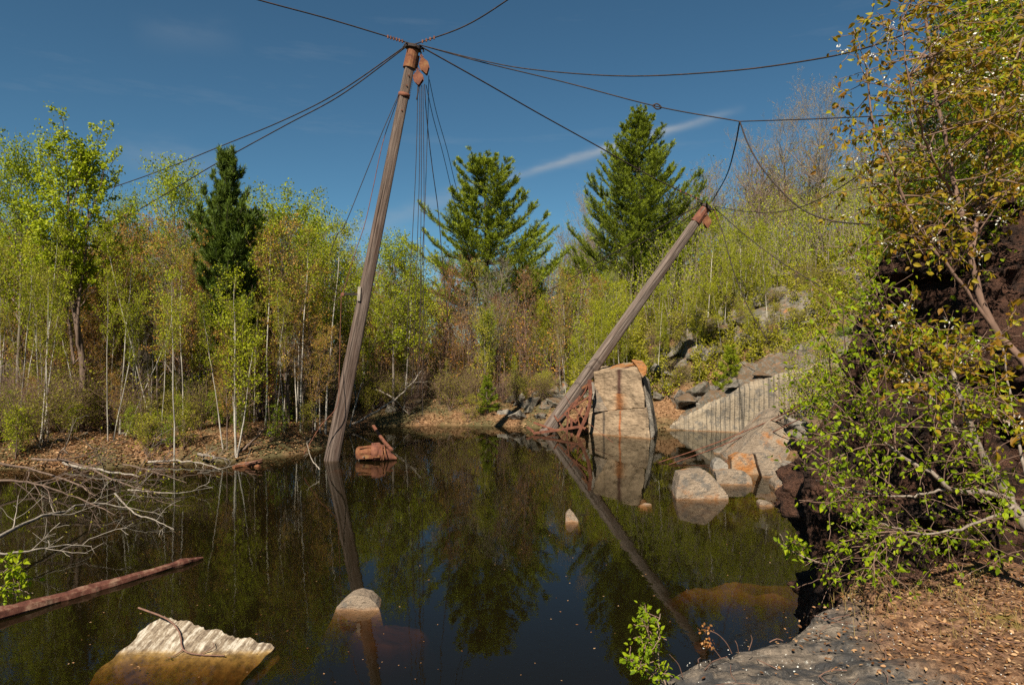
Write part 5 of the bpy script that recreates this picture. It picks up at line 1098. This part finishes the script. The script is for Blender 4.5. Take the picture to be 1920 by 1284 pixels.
dead_branch('fallen_branch', [Wh(20, 838, .5), Wh(80, 846, .35), Wh(130, 870, .15), Wh(200, 884, .1), Wh(262, 894, .05)], .07, 'thick whitish fallen branch reaching over the water from the left bank', 8, 1.3, 5, .5, lift=.2)
dead_branch('fallen_branch', [Wh(278, 866, .1), Wh(330, 864, .12), Wh(380, 869, .1), Wh(414, 880, .02)], .045, 'thin pale fallen branch lying along the water under the straight birch', 8, .9, 4, .4)
dead_branch('fallen_branch', [Wh(-30, 1014, .5), Wh(0, 1008, .5), Wh(62, 974, .45), Wh(112, 960, .4), Wh(170, 944, .3), Wh(240, 952, .1)], .042, 'pale bare branch reaching in from the left edge over dark water', 6, .9, 4, .4, lift=.15)
dead_branch('fallen_branch', [Wh(-20, 1040, .3), Wh(60, 1032, .25), Wh(120, 1022, .2), Wh(172, 1024, .1)], .022, 'slim dark branch at the left edge under the pale bare branch', 5, .6, 4, .3)
dead_branch('fallen_branch', [Wh(215, 925, .3), Wh(250, 960, .2), Wh(290, 975, .12), Wh(326, 992, .02)], .022, 'thin branch arching down into the water on the left', 6, .6, 4, .3)
dead_branch('fallen_branch', [Wh(240, 918, .06), Wh(330, 924, .06), Wh(400, 912, .06)], .02, 'long thin pale twig lying flat on the water on the left', 4, .4, 3, .2)
dead_branch('fallen_branch', [Wh(60, 860, .9), Wh(140, 868, .8), Wh(230, 905, .5), Wh(300, 925, .2)], .035, 'brown leaning branch with yellow buds above the water on the left', 14, 1.5, 7, .6, m='bark_brown', leafy=.06, lift=.1)
dead_branch('fallen_branch', [Wh(-20, 900, 1.0), Wh(60, 905, .9), Wh(150, 935, .5), Wh(215, 965, .2)], .03, 'brown branch with sparse yellow buds hanging low at the left edge', 14, 1.5, 7, .6, m='bark_brown', leafy=.05, lift=.05)
dead_branch('fallen_branch', [Wh(230, 870, .5), Wh(290, 885, .4), Wh(350, 905, .2)], .025, 'budding brown branch sticking out under the straight birch', 10, 1.0, 6, .4, m='bark_brown', leafy=.06, lift=.1)
dead_branch('fallen_branch', [Wh(0, 868, .6), Wh(60, 880, .4), Wh(140, 905, .3), Wh(180, 930, .1)], .04, 'dark crooked branch tangled at the left shore', 9, 1.2, 6, .5, m='bark_brown', lift=.1)
dead_branch('fallen_branch', [P(650, 800, 31.5), P(700, 775, 32), P(745, 745, 32.5), P(775, 715, 33), P(790, 695, 33.5)], .06, 'long white bare branch rising from the water right of the tall mast', 6, 1.2, 4, .5, lift=.1)
dead_branch('fallen_branch', [P(700, 728, 34), P(735, 745, 33.8), P(760, 770, 33.6), P(775, 785, 33.4)], .04, 'curved white branch crossing behind the long white one', 4, .8, 3, .4)
dead_branch('fallen_branch', [W(440, 862) + Vector((0, .2, .1)), P(470, 830, 23.6), P(500, 800, 24)], .05, 'dark broken log sticking up from the roots of the birch clump', 3, .5, 3, .2, m='bark_brown')
dead_branch('fallen_branch', [P(370, 852, 22.6), P(400, 856, 22.6), P(430, 862, 22.7)], .06, 'weathered root reaching to the water by the birch clump', 5, .5, 3, .2, m='bark_grey')
dead_branch('fallen_branch', [P(600, 880, 20.6) , P(585, 862, 21), P(575, 830, 22)], .02, 'thin pale stick standing in the water left of the tall mast', 3, .3, 2, .2)

# ------------------------------------------------------------------ leafy branches near the camera, right
def leafy_tree(name, label, limbs, region, K, dr, leafm, lsize, m, lab_r, nt=7, tl=.26, lpt=6, cat='tree', catkin=0, petals=0, seed=0, rb=.009, up=.6, second=None):
    """limbs: polylines of (px,py,d) with radii; K boughs grow to random targets inside the region polygon"""
    root = empty(name, P(*limbs[0][0][0]), label, cat); o3 = np.array(root.location)
    T = MB(); LP = []; 
    for pts, r0, r1 in limbs:
        l = smooth_line([P(*p) for p in pts], 26) - o3; l[1:-1] += rng.normal(size=(24, 3)) * .004; r = np.linspace(r0, r1, 26); T.tubes(l, r, 8); LP.append((l, r))
    T.build('trunk', M[m], root, True)
    A = np.concatenate([l[3:] for l, r in LP]); AR = np.concatenate([r[3:] for l, r in LP])
    reg = np.array(region, float); x0, y0 = reg.min(0); x1, y1 = reg.max(0)
    def ins(x, y):
        c = False
        for i in range(len(reg)):
            a, b_ = reg[i], reg[(i + 1) % len(reg)]
            if (a[1] > y) != (b_[1] > y) and x < a[0] + (y - a[1]) / (b_[1] - a[1]) * (b_[0] - a[0]): c = not c
        return c
    Bm = MB(); ptsL, dL = [], []; k = 0
    while k < K:
        x, y = rng.uniform(x0, x1), rng.uniform(y0, y1)
        if not ins(x, y): continue
        k += 1; tgt = np.array(P(x, y, rng.uniform(*dr))) - o3
        dd = np.linalg.norm(A - tgt, axis=1) + rng.uniform(0, .5, len(A)) + np.maximum(0, A[:, 2] - tgt[2]) * .8; i = int(np.argmin(dd)); s = A[i]; v = tgt - s; ln = np.linalg.norm(v)
        t = np.linspace(0, 1, 9)[:, None]; bow = np.array([0, 0, 1.]) * ln * rng.uniform(-.02, .12) + rng.normal(size=3) * ln * .05
        l = s + v * t + bow * np.sin(np.pi * t) + np.cumsum(rng.normal(size=(9, 3)) * .010 * ln, 0) * t; r = np.linspace(min(AR[i] * .6, rb * (.5 + ln * .5)), .0022, 9); Bm.tubes(l, r, 5)
        ntt = max(3, int(nt * (.5 + ln * .6))); Tw, Tr, _ = children_of(l, r, ntt, .15, 1, tl, up, 6, .045, .6, gravity=-.05); Bm.tubes(Tw, np.maximum(Tr, .0018), 4)
        allp = [(q, lpt) for q in Tw] + [(l[5:], lpt)]
        for q, n_ in allp:
            u = np.linspace(.12, 1, n_); pp = interp_line(q, u); tg = unit(q[-1] - q[0]); 
            for rep in range(2):
                side = unit(rng.normal(size=(n_, 3))); ptsL.append(pp + rng.normal(size=pp.shape) * .004); dL.append(unit(side * .8 + tg * .5 + np.array([0, 0, -.25])))
        
    Bm.build('branches', M['twig'], root, True)
    C_ = np.concatenate(ptsL); Dd = np.concatenate(dL); L2_ = MB()
    L2_.leaves(C_ + Dd * .012, lsize, .62, .35, D=Dd, fold=.10, six=True); L2_.build('foliage', M[leafm], root, False)
    if petals:
        F2 = MB(); idx = rng.integers(0, len(C_), petals)
        for i in idx:
            n_ = 6; F2.leaves(C_[i] + rng.normal(size=(n_ * 2, 3)) * .022, .020, .5, .3)
        F2.build('blossoms', M['petal'], root)
    return root
def catkins(): pass
# bronze-leaved serviceberry
leafy_tree('bronze_tree', 'bronze-leaved tree with small white blossoms filling the upper right', [
    ([(1990, 800, 4.6), (1925, 690, 4.7), (1855, 600, 4.75), (1826, 500, 4.8), (1800, 390, 4.85), (1770, 250, 4.9), (1742, 90, 5.0), (1725, -60, 5.0)], .030, .009),
    ([(1870, 625, 4.75), (1770, 490, 4.7), (1712, 420, 4.65), (1680, 330, 4.6), (1640, 240, 4.6), (1625, 130, 4.6)], .014, .005),
    ([(1822, 490, 4.8), (1850, 300, 5.1), (1900, 120, 5.2), (1960, -30, 5.3)], .014, .006),
    ([(1790, 370, 4.85), (1740, 280, 4.6), (1705, 150, 4.4), (1690, 30, 4.4)], .010, .004)],
    [(1625, 10), (1760, -40), (1960, -40), (1960, 380), (1880, 450), (1760, 460), (1640, 480), (1565, 430), (1545, 300), (1560, 160), (1600, 60)], 160, (4.2, 5.4), 'leaf_bronze', .045, 'twig', '', nt=5, tl=.18, lpt=3, petals=110)
leafy_tree('bronze_shrub', 'low bronze-leaved branches in front of the middle of the dark cliff', [
    ([(2010, 900, 4.3), (1900, 800, 4.4), (1790, 740, 4.5), (1700, 700, 4.6)], .014, .004)],
    [(1640, 560), (1760, 580), (1900, 600), (1920, 860), (1800, 780), (1640, 720)], 22, (3.9, 4.5), 'leaf_bronze', .045, 'stem', '', nt=6, tl=.2, lpt=4, cat='shrub', petals=20)
# white-barked birch with bright leaves
leafy_tree('birch_tree', 'near white-barked birch with bright leaves spreading before the dark cliff', [
    ([(1990, 1090, 4.1), (1925, 985, 4.15), (1885, 925, 4.2), (1850, 870, 4.2), (1825, 810, 4.2), (1800, 740, 4.25), (1770, 640, 4.4)], .040, .010),
    ([(1890, 930, 4.2), (1830, 922, 4.1), (1780, 915, 4.0), (1750, 885, 4.0), (1700, 862, 4.05), (1655, 828, 4.1), (1600, 812, 4.3), (1540, 780, 4.6)], .018, .005),
    ([(1850, 870, 4.25), (1790, 800, 4.2), (1700, 690, 4.4), (1640, 590, 4.7), (1600, 500, 5.0)], .014, .004),
    ([(1900, 950, 4.15), (1820, 985, 4.0), (1730, 1000, 3.95), (1650, 980, 4.1)], .010, .003),
    ([(1780, 915, 4.0), (1700, 930, 4.1), (1600, 920, 4.3), (1530, 900, 4.6)], .008, .003),
    ([(1930, 990, 4.15), (1925, 900, 4.3), (1900, 780, 4.5), (1880, 650, 4.6)], .014, .005)],
    [(1500, 720), (1520, 600), (1560, 470), (1640, 430), (1700, 560), (1760, 620), (1900, 640), (1925, 1060), (1800, 1090), (1640, 1110), (1530, 1060), (1492, 940), (1490, 820)], 120, (3.7, 4.5), 'leaf_green', .033, 'bark_near', '', nt=6, tl=.22, lpt=3, rb=.006)
leafy_tree('leafy_branch', 'bright green branches hanging above the shaded cliff at the right edge', [
    ([(2000, 180, 5.6), (1930, 200, 5.6), (1880, 320, 5.6), (1858, 290, 5.5), (1820, 100, 5.5)], .03, .006)],
    [(1780, -30), (1940, -30), (1940, 420), (1850, 380), (1780, 200)], 60, (5.2, 6.2), 'leaf_green', .045, 'stem', '', nt=6, tl=.24, lpt=4, cat='branch')
leafy_tree('leafy_branch', 'small leafy twig reaching out over the water left of the cliff', [
    ([(1560, 1060, 4.6), (1510, 1045, 4.6), (1475, 1025, 4.6), (1462, 1000, 4.6)], .006, .002)],
    [(1462, 996), (1500, 1000), (1520, 1040), (1480, 1040)], 4, (4.5, 4.7), 'leaf_green', .036, 'stem', '', nt=2, tl=.08, lpt=3, cat='branch', rb=.003)
leafy_tree('leafy_branch', 'small leafy twigs entering at the left edge above the floating log', [
    ([(-60, 1120, 5.2), (-10, 1105, 5.2), (30, 1105, 5.2), (62, 1112, 5.2)], .006, .002), ([(-60, 1120, 5.2), (-5, 1080, 5.2), (40, 1050, 5.2)], .005, .002)],
    [(0, 1040), (45, 1040), (65, 1115), (10, 1120)], 6, (5.1, 5.3), 'leaf_green', .045, 'stem', '', nt=2, tl=.1, lpt=3, cat='branch', rb=.003)
leafy_tree('leafy_branch', 'bright green branches mixed in behind the middle of the bronze-leaved tree', [
    ([(2010, 620, 5.9), (1900, 520, 5.9), (1800, 400, 5.9), (1730, 280, 5.9), (1700, 200, 5.9)], .02, .005)],
    [(1640, 200), (1720, 120), (1800, 160), (1930, 420), (1820, 540), (1700, 520), (1600, 440)], 60, (5.6, 6.4), 'leaf_green', .042, 'stem', '', nt=6, tl=.24, lpt=3, cat='branch')
# hemlock standing behind the bronze tree
place('hemlock', 'hemlock_tree', 8.3, 12.2, 9.3, 'dark hemlock standing behind the bronze-leaved tree at the top right', rz=1, sx=.85)
place('hemlock', 'hemlock_tree', 10.4, 13.6, 9.6, 'hemlock at the right edge behind the leafy branches', rz=3, sx=1.2)
# little sapling on the ledge edge
leafy_tree('sapling', 'tiny yellow-green sapling at the bottom growing beside the ledge', [
    ([(1262, 1310, 3.0), (1240, 1262, 3.0), (1233, 1210, 3.0), (1238, 1150, 3.0)], .005, .002), ([(1250, 1290, 3.0), (1210, 1255, 2.95), (1180, 1240, 2.95)], .003, .0015), ([(1236, 1215, 3.0), (1215, 1190, 2.95)], .003, .0015)],
    [(1165, 1240), (1195, 1160), (1230, 1135), (1262, 1160), (1260, 1235), (1250, 1284), (1190, 1275)], 17, (2.85, 3.1), 'leaf_green', .024, 'stem', '', nt=3, tl=.05, lpt=3, cat='sapling', rb=.003)
def dry_stalk(pts, label, head):
    l = smooth_line([P(*p) for p in pts], 14); o_ = l[0].copy(); b = MB(); b.tubes(l - o_, np.linspace(.0028, .0014, 14), 5); o = b.build('dry_stalk', M['bark_red'], None, True); o.location = o_; tag(o, label, 'stalk')
    if head: h = MB(); h.leaves(l[-1] - o_ + rng.normal(size=(40, 3)) * np.array([.018, .014, .010]), .014, .7, .3); h.build('seed_head', M['leaf_red'], o)
dry_stalk([(1372, 1224, 3.30), (1362, 1205, 3.28), (1345, 1188, 3.27), (1325, 1180, 3.27)], 'arched dry stalk with the larger pinkish seed head at the ledge edge', 1)
dry_stalk([(1352, 1234, 3.25), (1340, 1218, 3.23), (1328, 1208, 3.22)], 'shorter dry stalk with a small seed head, just below the arched one', 1)
dry_stalk([(1280, 1268, 3.2), (1272, 1245, 3.18), (1255, 1226, 3.16)], 'bent bare stalk next to the tiny sapling', 0)
dry_stalk([(1404, 1218, 3.45), (1410, 1200, 3.45), (1408, 1190, 3.45)], 'short upright bare stalk farthest right on the ledge edge', 0)
dry_stalk([(1385, 1224, 3.38), (1382, 1208, 3.36), (1378, 1200, 3.36)], 'short bare stalk right of the arched seed-head stalk', 0)

# ------------------------------------------------------------------ litter
def litter(name, pts, size, label, m='dead_leaf', up=.8, aspect=.6, fold=.12):
    b = MB(); b.leaves(np.array(pts), size, aspect, up, fold=fold); 
    D = None
    tag(b.build(name, M[m]), label, kind='stuff')
def flat_dirs(n): a = rng.uniform(0, 6.28, n); return np.stack([np.cos(a), np.sin(a), rng.normal(size=n) * .25], -1)
pts = []
while len(pts) < 30000:
    n = 8000; px = rng.uniform(-120, 1450, n); d = 21.5 + 16 * rng.random(n) ** 1.5; x = (px - 960) / FPX * d; s = sdist(x, d); k = (s > .02) & (s < 9); z = height(x, d)
    pts += [(a, b_, c) for a, b_, c in zip(x[k], d[k], z[k] + .02)]
pts = np.array(pts); b = MB(); b.leaves(pts, .10, .6, .75, D=flat_dirs(len(pts)), fold=.15); tag(b.build('leaf_litter', M['dead_leaf']), 'fallen brown leaves covering the banks', kind='stuff')
pts = []
while len(pts) < 12000:
    x, y = rng.uniform(.4, 5.4), rng.uniform(1.6, 6.0)
    dens = np.clip((x - 1.55) * .8 + .10 + .5 * mnoise.noise(Vector((x * 1.2, y * 1.2, 3))), .03, 1)
    if y > 4.9 or not ledge_in(x, y, .03) or rng.random() > dens: continue
    pts.append((x, y, ledge_z(x, y) + .006 + rng.random() * .012))
pts = np.array(pts); b = MB(); b.leaves(pts, .026, .55, .75, D=flat_dirs(len(pts)), fold=.05, six=True); tag(b.build('leaf_litter', M['dead_leaf']), 'dry brown leaves strewn over the near ledge', kind='stuff')
pts = []
while len(pts) < 2000:
    x, y = rng.uniform(.4, 5.0), rng.uniform(1.6, 5.0)
    if not ledge_in(x, y, .03) or rng.random() > .5 + .9 * mnoise.noise(Vector((x * 1.9, y * 2.5, 8))): continue
    pts.append((x, y, ledge_z(x, y) + .010))
pts = np.array(pts); b = MB(); b.leaves(pts, .008, .75, .6, D=flat_dirs(len(pts))); tag(b.build('petal_litter', M['petal']), 'tiny white petals scattered on the near ledge', kind='stuff')
b = MB()
for i in range(260):
    x, y = rng.uniform(.9, 4.5), rng.uniform(2.6, 4.9)
    if not ledge_in(x, y, .1): continue
    a = rng.uniform(0, 6.28); l = rng.uniform(.05, .28); z = ledge_z(x, y) + .012; p = [Vector((x, y, z)), Vector((x + math.cos(a) * l / 2, y + math.sin(a) * l / 2, z + rng.uniform(0, .02))), Vector((x + math.cos(a + .2) * l, y + math.sin(a + .2) * l, z + .005))]
    b.tubes(smooth_line(p, 5), np.full(5, rng.uniform(.0012, .003)), 4)
tag(b.build('twig_litter', M['bark_red'], None), 'small dead twigs scattered on the near ledge', kind='stuff')
b = MB()
for i in range(900):
    x, y = rng.uniform(1.9, 3.6), rng.uniform(3.7, 4.6)
    if not ledge_in(x, y, .05) or mnoise.noise(Vector((x * 3, y * 3, 2))) < -.05: continue
    z = ledge_z(x, y); l = rng.uniform(.03, .09); v = rng.normal(size=2) * .035
    b.tubes(np.array([[x, y, z], [x + v[0] * .4, y + v[1] * .4, z + l * .7], [x + v[0], y + v[1], z + l]]), np.array([.0014, .001, .0004]), 3)
tag(b.build('dry_grass', M['leaf_tan'], None), 'short dry grass at the foot of the cliff', kind='stuff')
# flecks afloat
px = rng.uniform(100, 1480, 170); py = 840 + 440 * rng.random(170) ** .8; pts = np.array([tuple(W(a, c)) for a, c in zip(px, py)]); pts[:, 2] = .004
ed = []
for i in range(1500):
    px_ = rng.uniform(-50, 1480); d_ = rng.uniform(15, 33); x_ = (px_ - 960) / FPX * d_; ed.append((x_, d_, .004))
ed = np.array(ed); s_ = sdist(ed[:, 0], ed[:, 1]); ed = ed[(s_ < -.03) & (s_ > -1.3)]; cl = np.array([mnoise.noise(Vector((p[0] * .8, p[1] * .8, 3))) for p in ed]); ed = ed[cl > -.05]; pts = np.concatenate([pts, ed])
ok_ = sdist(pts[:, 0], pts[:, 1]) < -.03; b = MB(); b.leaves(pts[ok_], .035, .6, .97, D=flat_dirs(int(ok_.sum())) * np.array([1, 1, 0])); tag(b.build('floating_flecks', M['dead_leaf']), 'tiny leaves and petals floating on the pond', kind='stuff')
